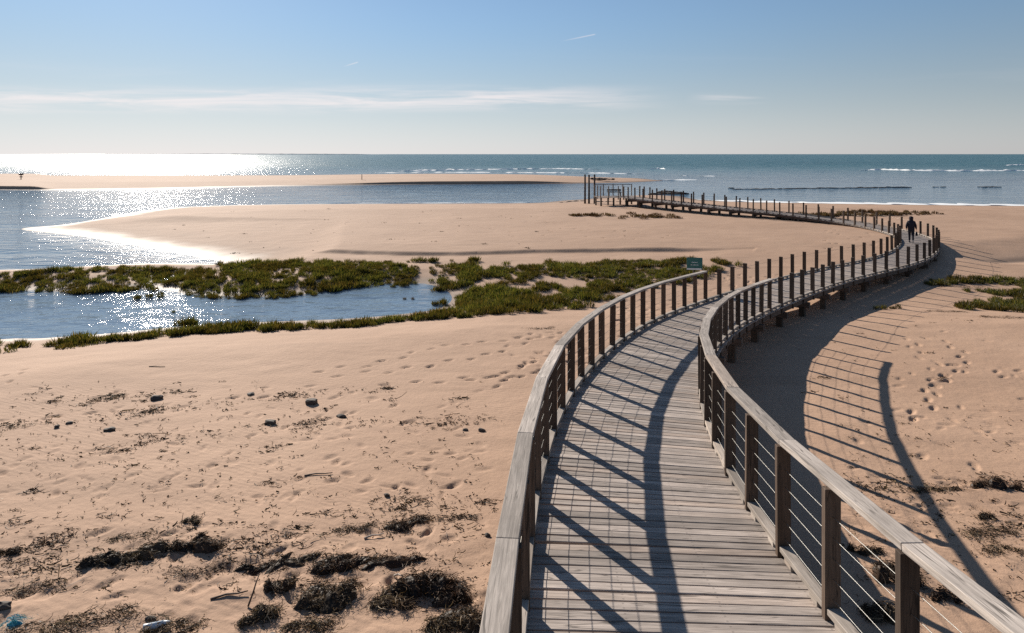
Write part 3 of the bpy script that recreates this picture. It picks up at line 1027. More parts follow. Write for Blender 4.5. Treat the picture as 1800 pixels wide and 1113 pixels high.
link('top_rail', me, None, bw, frame(pc + ay * 1.6 + Vector((0, 0, 1.37)), ax))

bench = empty('bench', (pc.x - 0.1, pc.y + 0.9, pc.z + 0.012), 'dark wooden bench on the platform at the end of the boardwalk', 'bench')
bl = Vector((pc.x - 0.1, pc.y + 0.9, pc.z + 0.012))
for q in range(3):
    me = box_mesh('seat_slat', 1.75, 0.12, 0.05, 0.004)
    me.materials.append(M['pile'])
    link('seat_slat', me, None, bench, frame(bl + ay * (-0.14 + 0.14 * q) + Vector((0, 0, 0.45)), ax))
for a in (-0.7, 0.7):
    me = box_mesh('leg', 0.1, 0.4, 0.424, 0.004, ctr=(0.5, 0.5, 0))
    me.materials.append(M['pile'])
    link('leg', me, None, bench, frame(bl + ax * a, ax))
for q in range(2):
    me = box_mesh('backrest_slat', 1.75, 0.03, 0.12, 0.004)
    me.materials.append(M['pile'])
    link('backrest_slat', me, None, bench, frame(bl + ay * 0.2 + Vector((0, 0, 0.60 + 0.16 * q)), ax))
for a in (-0.7, 0.7):
    me = box_mesh('back_post', 0.06, 0.05, 0.44, 0.004, ctr=(0.5, 0.5, 0))
    me.materials.append(M['pile'])
    link('back_post', me, None, bench, frame(bl + ax * a + ay * 0.245 + Vector((0, 0, 0.4)), ax))

# tall mooring piles
pile_lab = ['tall dark mooring pile, leftmost of the three by the boardwalk end', 'tall dark mooring pile, middle one of the three by the boardwalk end', 'tall dark mooring pile, nearest of the three to the boardwalk end']
for (px, yb, yt), lab in zip(((1028.3, 358, 308), (1035.3, 358, 308.5), (1045, 358, 308)), pile_lab):
    g = ground(px, yb)
    hh = (yb - yt) * g.y / FPX
    root = empty('mooring_pile', g, lab, 'pile', 'tall mooring piles by the boardwalk end')
    link('shaft', tube_mesh('shaft', [g + Vector((0, 0, -0.5)), g + Vector((0.01, 0, hh * 0.5)), g + Vector((0.0, 0, hh))], 0.135, 10, 0.115), M['pile'], root, Matrix.Identity(4))
    link('cap', tube_mesh('cap', [g + Vector((0, 0, hh - 0.02)), g + Vector((0, 0, hh + 0.05)), g + Vector((0, 0, hh + 0.09))], 0.135, 10, 0.10), M['beam'], root, Matrix.Identity(4))

# ------------------------------------------------------------------ sign
sg = ground(1221, 560)
g = Vector((*unp(1221, 520, 0.6), 0))
g = Vector((1221 - 900, 0, 0))
dsg = 24.2
gx_ = (1221 - 900) * dsg / FPX
gz_ = z_at(gx_, dsg)
ztop = CAMZ - (453 - HOR) * dsg / FPX
zbot = CAMZ - (474.5 - HOR) * dsg / FPX
sign = empty('notice_sign', (gx_, dsg, gz_), 'dark green rectangular notice sign behind the end of the handrail', 'sign')
M['sign'] = plain('green_enamel', (0.016, 0.115, 0.105), 0.4, 0.15, 8, 0.5, 0.05)
M['signw'] = plain('white_enamel', (0.62, 0.68, 0.68), 0.5, 0.1, 8, 0.4, 0.05)
bh, bwid = ztop - zbot, 27 * dsg / FPX
sx = frame(Vector((gx_, dsg, (ztop + zbot) / 2)), Vector((1, -0.12, 0)))
me = box_mesh('board', bwid, 0.025, bh, 0.006)
me.materials.append(M['sign'])
board = reg(link('board', me, None, sign, sx))
me = box_mesh('lower_strip', bwid * 0.93, 0.006, 0.06, 0.0)
me.materials.append(M['signw'])
link('lower_strip', me, None, board, sx @ Matrix.Translation((-0.02, -0.018, -bh / 2 + 0.035)))
for row, (zz, wd_, offx) in enumerate(((0.055, 0.22, 0.0), (-0.045, 0.30, 0.0))):
    Vt, Ft = [], []
    x = -wd_ / 2
    while x < wd_ / 2:
        lw = random.uniform(0.014, 0.024)
        lh = random.uniform(0.024, 0.034)
        b = len(Vt)
        for (a, c_) in ((x, -lh / 2), (x + lw, -lh / 2), (x + lw, lh / 2), (x, lh / 2)):
            Vt.append((a, -0.0165, zz + c_))
        Ft.append((b, b + 1, b + 2, b + 3))
        x += lw + (0.006 if random.random() > 0.2 else 0.02)
    link('lettering', mesh_np('lettering', Vt, Ft), M['signw'], board, sx)
zpt = ztop - 0.03
link('support_post', tube_mesh('support_post', [Vector((gx_ - 0.02, dsg + 0.045, gz_ - 0.3)), Vector((gx_ - 0.02, dsg + 0.045, zpt))], 0.032, 8), M['signw'] if False else M['post'], sign, Matrix.Identity(4))

# ------------------------------------------------------------------ plants


def blades(clumps, nb, hgt, rad, wid, seed, lean=0.55):
    """many narrow leaves, one triangle pair each; clumps = (x, y, z, scale)"""
    r = np.random.default_rng(seed)
    C_ = np.repeat(clumps, nb, axis=0)
    n_ = len(C_)
    a = r.random(n_) * 2 * np.pi
    rr_ = rad * np.sqrt(r.random(n_)) * C_[:, 3]
    bx_, by_ = C_[:, 0] + rr_ * np.cos(a), C_[:, 1] + rr_ * np.sin(a)
    h_ = hgt * C_[:, 3] * (0.45 + 0.65 * r.random(n_)) * (1 - 0.35 * (rr_ / (rad * C_[:, 3] + 1e-6)) ** 2)
    ln = lean * (rr_ / (rad * C_[:, 3] + 1e-6)) * r.random(n_) + 0.12 * r.standard_normal(n_)
    tx_ = bx_ + np.cos(a) * ln * h_ + 0.06 * r.standard_normal(n_) * C_[:, 3]
    ty_ = by_ + np.sin(a) * ln * h_ + 0.06 * r.standard_normal(n_) * C_[:, 3]
    f_ = r.random(n_) * np.pi
    wx, wy = np.cos(f_) * wid * C_[:, 3], np.sin(f_) * wid * C_[:, 3]
    mx, my, mz = (bx_ * 0.55 + tx_ * 0.45), (by_ * 0.55 + ty_ * 0.45), C_[:, 2] + h_ * 0.55
    z0 = C_[:, 2] - 0.02
    Vv = np.stack([np.stack([bx_, by_, z0], 1), np.stack([mx - wx, my - wy, mz], 1), np.stack([tx_, ty_, C_[:, 2] + h_], 1), np.stack([mx + wx, my + wy, mz], 1)], 1).reshape(-1, 3)
    Fv = np.arange(4 * n_).reshape(-1, 4)
    return Vv, Fv


def fill(poly, dens, jitter=0.3, seed=0, thr=-0.12, ns=1.6):
    r = np.random.default_rng(seed)
    lo, hi = poly.min(0), poly.max(0)
    n_ = int((hi[0] - lo[0]) * (hi[1] - lo[1]) * dens)
    x, y = lo[0] + r.random(n_) * (hi[0] - lo[0]), lo[1] + r.random(n_) * (hi[1] - lo[1])
    d = sdf(x, y, poly)
    edge = d + vnoise(x / 0.8, y / 0.8, seed + 1) * 0.8 + vnoise(x / 3, y / 3, seed + 2) * 0.5 + 0.12
    ok = (edge > 0) & (vnoise(x / ns, y / ns, seed + 5) > thr) & (x > -1.15 * y) & (x < 1.15 * y)
    x, y = x[ok], y[ok]
    z = zfast(x, y)
    ok = z > -0.06
    x, y, z = x[ok], y[ok], z[ok]
    sc = 0.55 + 0.6 * r.random(len(x)) + 0.75 * vnoise(x / 1.7, y / 1.7, seed + 9)
    sc = np.maximum(sc, 0.3)
    return np.stack([x, y, z, sc], 1)


zA = 0.25
vegA = polyp([(-300, 487), (0, 486), (100, 480), (200, 475), (300, 471), (380, 474), (430, 468), (500, 466), (600, 466), (700, 463), (800, 462), (838, 465), (830, 477), (775, 487), (720, 494), (650, 498),
              (600, 507), (520, 519), (440, 521), (390, 519), (330, 512), (318, 497), (262, 494), (262, 503), (200, 510), (130, 512), (60, 505), (0, 509), (-300, 511)], zA)
vegB = polyp([(764, 503), (768, 489), (822, 474), (870, 470), (920, 474), (960, 468), (1030, 470), (1070, 476), (1068, 466), (1120, 462), (1200, 461), (1262, 463), (1283, 468), (1232, 485), (1192, 497), (1130, 511),
              (1090, 530), (1040, 540), (960, 551), (900, 559), (840, 563), (760, 568), (760, 556), (800, 541), (835, 530), (812, 531), (800, 516), (835, 506), (898, 501), (892, 487), (840, 489), (812, 500)], 0.3)
vegC = polyp([(760, 556), (760, 568), (700, 572), (600, 580), (480, 588), (380, 595), (300, 602), (200, 609), (100, 616), (82, 614), (130, 602), (220, 597), (300, 588), (420, 580), (520, 576), (640, 568), (720, 560)], 0.25)
vegC2 = polyp([(-250, 640), (0, 622), (48, 614), (28, 601), (0, 598), (-250, 605)], 0.25)
vegC3 = polyp([(-100, 641), (0, 632), (130, 621), (200, 615), (200, 612), (100, 617), (0, 626), (-100, 634)], 0.25)
vegD = polyp([(1632, 498), (1680, 490), (1740, 493), (1800, 496), (1990, 497), (1990, 528), (1800, 521), (1720, 514), (1650, 506)], 0.3)
vegD2 = polyp([(1672, 542), (1740, 530), (1800, 520), (1990, 520), (1990, 572), (1800, 557), (1715, 552)], 0.3)


def veg(name, poly, dens, nb, hgt, label, seed, thr=-0.2, mat='leaf', rad=0.20, wid=0.013):
    c = fill(poly, dens, seed=seed, thr=thr)
    Vv, Fv = blades(c, nb, hgt, rad, wid, seed)
    o = link(name, mesh_np(name, Vv, Fv), M[mat])
    tag(o, label, kind='stuff')
    return o


veg('marsh_plants', vegA, 12, 85, 0.31, 'green salt marsh plants on the strip between channel and pool', 31, thr=-0.34, wid=0.011)
veg('marsh_plants', vegB, 12, 85, 0.31, 'broad mass of green marsh plants right of the pool', 41, thr=-0.32, wid=0.011)
veg('marsh_plants', vegC, 18, 80, 0.33, 'narrow band of marsh plants along the near bank of the pool', 51, thr=-0.42)
veg('marsh_plants', vegC2, 12, 80, 0.33, 'marsh plants at the left edge of the near bank', 61, thr=-0.3)
veg('marsh_plants', vegC3, 8, 40, 0.16, 'low creeping plants below the near bank at left', 66, thr=-0.15)
veg('marsh_plants', vegD, 12, 85, 0.28, 'upper band of low plants right of the boardwalk bend', 71, thr=-0.36, wid=0.011)
veg('marsh_plants', vegD2, 13, 85, 0.30, 'lower band of low plants at the right edge', 81, thr=-0.40, wid=0.011)
veg('dune_grass', polyp([(1385, 381), (1470, 378), (1520, 374.5), (1600, 375.5), (1660, 379), (1590, 383), (1500, 383), (1400, 384)], 0.6), 4, 45, 0.38, 'brown dune grass beyond the boardwalk bend', 91, -0.3, 'drygrass', 0.3, 0.03)


def tuft(px, py, sc, label, mat='leaf', nb=70, rad=0.22, hgt=0.45, n_=1, spread=0.3, group=None, wid=0.015):
    g_ = ground(px, py)
    g_.z = max(g_.z, -0.02)
    root = empty('marsh_tuft' if mat == 'leaf' else 'grass_tuft', g_, label, 'plant', group)
    c = [(g_.x, g_.y, g_.z, sc)]
    for _ in range(n_ - 1):
        x, y = g_.x + random.gauss(0, spread), g_.y + random.gauss(0, spread * 0.6)
        c.append((x, y, max(z_at(x, y), -0.02), sc * random.uniform(0.6, 1.0)))
    Vv, Fv = blades(np.array(c), nb, hgt, rad, wid, int(px * 7 + py))
    link('foliage', mesh_np('foliage', Vv, Fv), M[mat], root, Matrix.Identity(4))
    return root


GT = 'plant tufts standing apart in the pool'
tuft(263, 530, 0.75, 'small plant islet in the sun glitter of the pool', n_=5, spread=0.45, group=GT)
tuft(333, 573, 1.0, 'round dark bush in front of the glittering pool', n_=5, spread=0.28, group=GT)
tuft(366, 574, 0.6, 'small tuft just right of the round dark bush', n_=2, spread=0.12, group=GT)
tuft(305, 561, 0.35, 'tiny tuft standing in the pool left of the round bush', n_=1, group=GT)
tuft(713, 507, 0.8, 'spiky tuft at the back shore of the pool', n_=2, spread=0.15, group=GT)
tuft(690, 509, 0.5, 'low tuft left of the spiky tuft at the pool shore', n_=2, spread=0.2, group=GT)
tuft(778, 537, 0.95, 'bushy tuft at the right end of the pool', n_=4, spread=0.22, group=GT)
tuft(711, 536, 0.35, 'brown tuft in the middle of the pool right side', 'drygrass', n_=2, spread=0.2, group=GT)
tuft(388, 465, 0.7, 'dark clump of plants at the spit shore', n_=3, spread=0.35, group=GT)
tuft(1258, 474, 0.9, 'tall spindly plants right of the green sign', n_=4, spread=0.4)
tuft(1275, 467, 0.9, 'last spindly plant at the right tip of the marsh', n_=2, spread=0.3)
tuft(1040, 379, 1.1, 'brown grass tuft on the spit, left of two near the pier end', 'drygrass', 60, 0.5, 0.34, 14, 1.0, wid=0.03)
tuft(1148, 382, 1.1, 'brown grass tuft on the spit, right of two near the pier end', 'drygrass', 60, 0.5, 0.34, 22, 1.7, wid=0.03)
tuft(1553, 544, 0.55, 'small flat plant in the boardwalk shadow edge', n_=5, spread=0.35)
tuft(1690, 537, 0.4, 'low sprig between the two plant bands at right', n_=4, spread=0.4)

# ------------------------------------------------------------------ dead seaweed and drift


def strands(cx, cy, n_, lx, ly, hgt, ang, seed, ln=(0.04, 0.17), wd=(0.0009, 0.0028), m_=5):
    r = np.random.default_rng(seed)
    ca, sa = math.cos(ang), math.sin(ang)
    us = r.normal(0, 0.45, n_).clip(-1.25, 1.25)
    vs = r.normal(0, 0.43, n_).clip(-1.25, 1.25)
    loose = 1 + (r.random(n_) < 0.22) * r.random(n_) * 0.9
    us, vs = us * loose, vs * loose
    X = cx + us * lx * ca - vs * ly * sa
    Y = cy + us * lx * sa + vs * ly * ca
    Z = zfast(X, Y)
    env = np.clip(1 - us ** 2, 0, 1) * np.clip(1 - vs ** 2, 0, 1)
    p = np.stack([X, Y, Z + 0.008 + np.sqrt(r.random(n_)) * hgt * env], 1)
    a = ang + r.normal(0, 0.8, n_)
    el = r.normal(-0.05, 0.2, n_) - 0.25 * (1 - env)
    L_ = r.uniform(*ln, n_) * (0.5 + 0.9 * r.random(n_) ** 2)
    w_ = r.uniform(*wd, n_)
    da, de = r.normal(0, 0.5, n_), r.normal(-0.12, 0.22, n_)
    VV = np.zeros((n_, m_, 2, 3))
    tilt_ = r.normal(0, 0.5, n_)
    for q in range(m_):
        tp = 1.0 - 0.7 * q / m_
        sd_ = np.stack([-np.sin(a), np.cos(a), tilt_], 1) * (w_ * tp)[:, None]
        VV[:, q, 0] = p - sd_
        VV[:, q, 1] = p + sd_ + np.stack([0 * w_, 0 * w_, w_ * 0.8], 1)
        p = p + np.stack([np.cos(a) * np.cos(el), np.sin(a) * np.cos(el), np.sin(el)], 1) * (L_ / m_)[:, None]
        p[:, 2] = np.maximum(p[:, 2], Z + 0.004)
        a = a + da
        el = el + de
    base_ = np.arange(n_)[:, None] * (2 * m_) + 2 * np.arange(m_ - 1)[None, :]
    F_ = np.stack([base_, base_ + 2, base_ + 3, base_ + 1], -1).reshape(-1, 4)
    return VV.reshape(-1, 3), F_


def mound(cx, cy, lx, ly, hgt, ang, seed, n1=26, n2=12):
    ca, sa = math.cos(ang), math.sin(ang)
    V_, F_ = [], []
    rs = np.linspace(0, 1, n2)
    for i, rad in enumerate(rs):
        for k in range(n1):
            t = 2 * math.pi * k / n1
            rr_ = rad * (0.92 + 0.95 * float(vnoise(np.array([math.cos(t) * 1.7 + seed]), np.array([math.sin(t) * 1.7]), seed)[0]))
            a, b = math.cos(t) * rr_ * lx, math.sin(t) * rr_ * ly
            x, y = cx + a * ca - b * sa, cy + a * sa + b * ca
            z = (1 - rad ** 2) * hgt * (0.65 + 0.9 * float(vnoise(np.array([x / 0.13]), np.array([y / 0.13]), seed + 3)[0]) + 0.3 * random.random())
            V_.append([x, y, z])
    V_ = np.array(V_)
    V_[:, 2] += zfast(V_[:, 0], V_[:, 1]) - np.repeat(0.03 * rs ** 4, n1)
    for i in range(n2 - 1):
        for k in range(n1):
            k2 = (k + 1) % n1
            F_.append((i * n1 + k, (i + 1) * n1 + k, (i + 1) * n1 + k2, i * n1 + k2))
    return V_, F_


def weed_pile(px, py, wpx, hgt, label, n_, ratio=0.45, tilt=0.0, core=True, straw=0.15, seed=None, group='clumps of dead seaweed on the sand'):
    seed = seed if seed is not None else int(px * 3 + py)
    r_ = random.Random(seed)
    g_ = ground(px, py)
    lx = wpx * 0.5 * g_.y / FPX
    ly = lx * ratio
    root = empty('seaweed_clump', g_, label, 'seaweed', group)
    subs = []
    k_ = 3 + int(wpx > 60) * 3 + int(wpx > 100) * 3
    for q in range(k_):
        u_ = -0.72 + 1.44 * (q + r_.uniform(0.1, 0.9)) / k_
        v_ = r_.gauss(0, 0.38)
        sz = r_.uniform(0.22, 0.5) * (1 - 0.35 * abs(u_))
        subs.append((g_.x + u_ * lx * math.cos(tilt) - v_ * ly * math.sin(tilt), g_.y + u_ * lx * math.sin(tilt) + v_ * ly * math.cos(tilt),
                     lx * sz, max(ly * sz * 1.7, lx * sz * 0.35), hgt * r_.uniform(0.35, 0.9), tilt + r_.gauss(0, 0.35)))
    if core:
        VV, FF = [], []
        for q, (x_, y_, a_, b_, h_, t_) in enumerate(subs):
            Vm, Fm = mound(x_, y_, a_, b_, h_ * 0.75, t_, seed + q, 18, 8)
            FF.append(np.array(Fm) + sum(len(z_) for z_ in VV))
            VV.append(Vm)
        o_ = link('core', mesh_np('core', np.vstack(VV), np.vstack(FF), True), M['weed'], root, Matrix.Identity(4))
        o_['kind'] = 'stuff'

    def bundle(name_, mat_, tot, sd_, ln, wd, hk, spread):
        VV, FF = [], []
        for q, (x_, y_, a_, b_, h_, t_) in enumerate(subs):
            m2 = max(3, int(tot / len(subs)))
            Vq, Fq = strands(x_, y_, m2, a_ * spread, b_ * spread, h_ * hk, t_, sd_ + q * 13, ln, wd)
            FF.append(Fq + sum(len(z_) for z_ in VV))
            VV.append(Vq)
        o_ = link(name_, mesh_np(name_, np.vstack(VV), np.vstack(FF)), M[mat_], root, Matrix.Identity(4))
        o_['kind'] = 'stuff'
    bundle('stems', 'weed', n_ * 2.6, seed, (0.03, 0.15), (0.0010, 0.0042), 0.9, 1.15)
    if straw:
        bundle('straws', 'straw', n_ * straw * 1.5, seed + 501, (0.05, 0.24), (0.0012, 0.0036), 1.1, 1.35)
    return root


weed_pile(215, 985, 150, 0.17, 'left half of a long dark seaweed ridge on the left sand', 420, 0.26, 0.35)
weed_pile(345, 962, 120, 0.20, 'right half of a long dark seaweed ridge on the left sand', 420, 0.35, 0.12)
weed_pile(490, 992, 160, 0.08, 'thin seaweed streak, left end of a long strand line', 260, 0.14, 0.18, straw=0.1)
weed_pile(650, 985, 210, 0.09, 'thin seaweed streak, right part of a long strand line', 360, 0.13, 0.0, straw=0.1)
weed_pile(585, 1000, 100, 0.17, 'dark seaweed lump hanging below the strand line', 320, 0.35, 0.0)
weed_pile(490, 1036, 62, 0.17, 'small round tuft of dry weed on the sand', 260, 0.6, 0.0)
weed_pile(575, 1055, 120, 0.18, 'loose tangle of seaweed and stalks', 620, 0.75, 0.3, straw=0.3)
weed_pile(760, 1040, 165, 0.30, 'largest dark seaweed mound beside the left handrail', 900, 0.48, -0.05, straw=0.12)
weed_pile(688, 1060, 85, 0.14, 'straw strewn seaweed clump left of the largest mound', 420, 0.7, 0.4, straw=0.4)
weed_pile(800, 1102, 130, 0.16, 'seaweed heap at the bottom edge beside the handrail', 620, 0.55, 0.1, straw=0.25)
weed_pile(455, 1085, 85, 0.13, 'ragged seaweed clump with a bent stalk', 330, 0.6, 0.2, straw=0.2)
weed_pile(540, 1100, 110, 0.08, 'flat seaweed patch near the bottom edge', 300, 0.4, 0.1, False, 0.2)
weed_pile(715, 923, 85, 0.10, 'spread out seaweed clump up the sand from the mounds', 320, 0.5, 0.2, True, 0.2)
weed_pile(625, 930, 95, 0.03, 'thin line of weed bits beside the spread out clump', 150, 0.3, 0.3, False, 0.1)
weed_pile(790, 912, 110, 0.03, 'thin dark weed strand near the handrail', 130, 0.2, 0.1, False, 0.1)
weed_pile(165, 1098, 190, 0.10, 'wide seaweed litter along the bottom left edge', 260, 0.45, 0.1, False, 0.25)
weed_pile(70, 1112, 150, 0.10, 'seaweed litter in the bottom left corner', 200, 0.5, 0.1, False, 0.25)
weed_pile(300, 1108, 130, 0.12, 'seaweed clump at the bottom edge below the flat litter', 260, 0.45, 0.1, False, 0.25)
weed_pile(60, 1040, 130, 0.05, 'scattered weed streak on the left edge', 130, 0.3, 0.1, False, 0.15)
weed_pile(18, 972, 50, 0.10, 'small seaweed clump at the left edge', 170, 0.5, 0.1)
weed_pile(335, 918, 36, 0.08, 'little twiggy weed knot above the long ridge', 110, 0.5, 0.2)
weed_pile(230, 945, 110, 0.025, 'faint weed streak above the long ridge', 120, 0.3, 0.2, False, 0.1)
weed_pile(350, 1000, 150, 0.03, 'faint weed streak below the long ridge', 150, 0.3, 0.2, False, 0.1)
weed_pile(1748, 855, 90, 0.17, 'dark seaweed mound on the right sand', 380, 0.4, -0.1)
weed_pile(1640, 862, 130, 0.05, 'dark weed streak leading to the right mound', 260, 0.16, 0.05, False, 0.05)
weed_pile(1735, 912, 36, 0.11, 'small dark weed knot below the right mound', 120, 0.6, 0.0)
weed_pile(1740, 938, 120, 0.04, 'flat weed litter on the right sand', 260, 0.35, 0.05, False, 0.1)
weed_pile(1755, 970, 90, 0.06, 'twiggy litter near the right edge', 200, 0.5, 0.1, False, 0.2)
weed_pile(1575, 1015, 85, 0.28, 'dark weed mound seen through the right railing cables', 460, 0.6, 0.0)
weed_pile(1520, 970, 70, 0.10, 'weed tangle in the deck shadow behind the railing', 200, 0.4, 0.0)
weed_pile(1550, 1085, 90, 0.22, 'weed heap low behind the right railing', 380, 0.6, 0.0)
weed_pile(1660, 1050, 70, 0.10, 'weed tuft behind the last railing post', 200, 0.5, 0.0)
weed_pile(1665, 548, 90, 0.05, 'dark weed litter by the right plant bands', 220, 0.25, -0.1, False, 0.1)
weed_pile(1690, 505, 110, 0.05, 'dark weed strip under the upper plant band', 260, 0.2, -0.1, False, 0.1)
weed_pile(1760, 558, 110, 0.06, 'weed strip along the foot of the lower plant band', 260, 0.18, -0.1, False, 0.1)
weed_pile(950, 578, 70, 0.02, 'trampled weed bits near the path of footprints', 120, 0.3, 0.1, False, 0.05)

# blue net scrap and white litter
M['bluenet'] = leaf_material('blue_net', (0.02, 0.16, 0.34), (0.04, 0.28, 0.50), (0.20, 0.42, 0.60), 0.2)
g_ = ground(24, 1098)
net = empty('net_scrap', g_, 'bright blue scrap of fishing net in the bottom left corner', 'net')
Vm, Fm = mound(g_.x, g_.y, 0.10, 0.06, 0.05, 0.1, 5)
link('tangle', mesh_np('tangle', Vm, Fm, True), M['bluenet'], net, Matrix.Identity(4))
Vs, Fs = strands(g_.x, g_.y, 260, 0.14, 0.09, 0.09, 0.2, 77, (0.03, 0.09), (0.0012, 0.003))
link('fibres', mesh_np('fibres', np.array(Vs), Fs), M['bluenet'], net, Matrix.Identity(4))
M['litter'] = plain('white_plastic', (0.55, 0.60, 0.64), 0.4, 0.1, 9, 0.5, 0.2)
for px, py, sz, lab in ((283, 1099, 0.14, 'pale plastic bottle on the seaweed at the bottom edge'), (199, 987, 0.07, 'small pale plastic scrap in the long seaweed ridge')):
    g_ = ground(px, py) + Vector((0, -0.05, 0.04))
    root = empty('plastic_litter', g_, lab, 'litter')
    d_ = Vector((0.9, 0.25, 0.05)).normalized()
    link('bottle_body', tube_mesh('bottle_body', [g_ - d_ * sz, g_ - d_ * sz * 0.9, g_ + d_ * sz * 0.35], sz * 0.27, 10, sz * 0.24), M['litter'], root, Matrix.Identity(4))
    link('bottle_neck', tube_mesh('bottle_neck', [g_ + d_ * sz * 0.33, g_ + d_ * sz * 0.6, g_ + d_ * sz * 0.85], sz * 0.23, 10, sz * 0.09), M['litter'], root, Matrix.Identity(4))

# stones


def stone(name, px, py, sx_, sy_, sz_, label, mat='stone', cat='stone', seed=0, flat=False, group='stones lying on the open sand', sink=0.25, g_=None):
    g_ = g_ if g_ is not None else ground(px, py)
    bm = bmesh.new()
    bmesh.ops.create_icosphere(bm, subdivisions=2, radius=0.5)
    r_ = random.Random(seed + int(px * 3))
    o1, o2 = r_.random() * 50, r_.random() * 50
    for v in bm.verts:
        c = v.co.copy()
        n_ = float(vnoise(np.array([c.x * 3 + o1]), np.array([c.y * 3 + c.z * 2 + o2]), 3)[0])
        c *= 1 + 0.55 * n_
        if flat:
            c = Vector([math.copysign(min(abs(q), 0.36), q) for q in c])
        v.co = (c.x * sx_, c.y * sy_, (c.z + 0.5 - sink) * sz_)
    me = bpy.data.meshes.new(name)
    bm.to_mesh(me)
    bm.free()
    me.materials.append(M[mat])
    o = bpy.data.objects.new(name, me)
    COL.objects.link(o)
    o.location = g_
    o.rotation_euler = (0, 0, r_.uniform(-0.4, 0.4))
    tag(o, label, cat, group)
    return o


for px, py, a, b, c, lab, fl in ((276, 702, 0.24, 0.2, 0.13, 'round dark stone on the left sand above the tide line', False),
                                 (547, 710, 0.34, 0.24, 0.17, 'largest angular dark lump on the middle sand', True),
                                 (475, 745, 0.30, 0.18, 0.12, 'dark brick shaped block left of the angular lump', True),
                                 (599, 734, 0.20, 0.14, 0.08, 'small dark stone right of the brick shaped block', False),
                                 (441, 694, 0.20, 0.16, 0.06, 'flat dark stone between the two tide lines', False),
                                 (193, 757, 0.20, 0.15, 0.09, 'dark stone below the left tide line', False),
                                 (100, 752, 0.11, 0.09, 0.08, 'dark pebble beside a shadowed hollow at left', False),
                                 (122, 745, 0.14, 0.1, 0.06, 'flat pebble right of the dark pebble at left', False),
                                 (680, 872, 0.10, 0.08, 0.06, 'lone pebble on clean sand left of the handrail', False),
                                 (857, 943, 0.09, 0.07, 0.05, 'pebble touching the line of the left handrail', False),
                                 (846, 758, 0.17, 0.11, 0.07, 'small stone near the handrail, mid height', False),
                                 (818, 757, 0.12, 0.09, 0.05, 'pebble left of the small stone near the handrail', False),
                                 (478, 1120, 0.1, 0.08, 0.05, 'pebble at the very bottom of the sand', False),
                                 (5, 1071, 0.17, 0.12, 0.09, 'dark stone cut by the left edge near the bottom', False),
                                 (265, 1088, 0.12, 0.06, 0.04, 'dark drift scrap on the bottom left sand', False)):
    stone('stone', px, py, a, b, c, lab, seed=int(py), flat=fl)

# scattered twigs, weed crumbs and pebbles on the sand
Vd, Fd = [], []
Vs_, Fs_ = [], []


def add_strands(cx, cy, n_, lx, ly, seed, ln, wd, pale=0.15):
    n1 = max(1, int(n_ * (1 - pale)))
    for (dst, fst, k_, sd_) in ((Vd, Fd, n1, seed), (Vs_, Fs_, n_ - n1, seed + 999)):
        if k_ < 1:
            continue
        v_, f_ = strands(cx, cy, k_, lx, ly, 0.018, 0.15, sd_, ln, wd)
        fst.append(f_ + sum(len(q) for q in dst))
        dst.append(v_)


def crumbs(region, n_, seed, line=None, big=1.0, z=1.4):
    """little tangles of weed: mostly small, a few large, thrown along a tide line or over an area"""
    r = np.random.default_rng(seed)
    if line is None:
        x0, x1, y0, y1 = region
        pts = np.array([unp(x, y, z) for x, y in zip(r.uniform(x0, x1, n_), r.uniform(y0, y1, n_))])
    else:
        p = polyp(line, z)
        seg_ = np.r_[0, np.cumsum(np.linalg.norm(np.diff(p, axis=0), axis=1))]
        s_ = r.random(n_) * seg_[-1]
        s_ = s_ + 0.5 * np.sin(s_ * 2.1 + seed)
        pts = np.stack([np.interp(s_, seg_, p[:, 0]) + r.normal(0, 0.12, n_), np.interp(s_, seg_, p[:, 1]) + r.normal(0, 0.17, n_)], 1)
    for k_, (x, y) in enumerate(pts):
        sz = 0.024 * big * (0.3 + 1.0 * r.pareto(2.2)) * (0.6 + y / 22)
        sz = min(sz, 0.16)
        nn = 2 + int(sz * 150 * r.random())
        add_strands(x, y, nn, sz * 1.8, sz * 0.7, seed * 1000 + k_, (0.03 + sz * 0.5, 0.06 + sz * 1.6), (0.0016 + 0.00010 * y, 0.0042 + 0.0004 * y), 0.10)


crumbs((0, 860, 650, 860), 420, 201)
crumbs((0, 860, 860, 1110), 560, 202)
crumbs((1490, 1800, 700, 1100), 260, 203)
crumbs((1400, 1800, 520, 700), 60, 204)
crumbs((300, 1100, 370, 440), 60, 212, z=0.5)
crumbs(None, 280, 205, [(0, 745), (110, 733), (230, 716), (330, 700), (440, 688), (560, 672), (680, 664)])
crumbs(None, 240, 206, [(0, 812), (90, 805), (200, 785), (330, 765), (470, 745), (620, 730), (780, 735), (900, 725)])
crumbs(None, 120, 207, [(60, 690), (150, 685), (230, 678), (330, 668)])
crumbs(None, 110, 208, [(560, 935), (620, 925), (720, 912), (830, 905), (880, 915)], 1.6)
crumbs(None, 60, 209, [(0, 990), (60, 985), (140, 985)], 1.6)
crumbs(None, 130, 210, [(0, 1040), (90, 1035), (200, 1030), (330, 1010), (480, 990)], 1.5)
crumbs(None, 90, 211, [(1500, 860), (1620, 862), (1800, 855)], 1.4)
crumbs(None, 60, 213, [(1640, 955), (1720, 945), (1800, 935)], 1.4)
Vd, Fd, Vs_, Fs_ = np.vstack(Vd), np.vstack(Fd), np.vstack(Vs_), np.vstack(Fs_)
o = link('weed_crumbs', mesh_np('weed_crumbs', np.array(Vd), Fd), M['weed'])
tag(o, 'dark twigs and crumbs of weed strewn over the sand', kind='stuff')
o = link('straw_crumbs', mesh_np('straw_crumbs', np.array(Vs_), Fs_), M['straw'])
tag(o, 'pale straws strewn over the sand', kind='stuff')

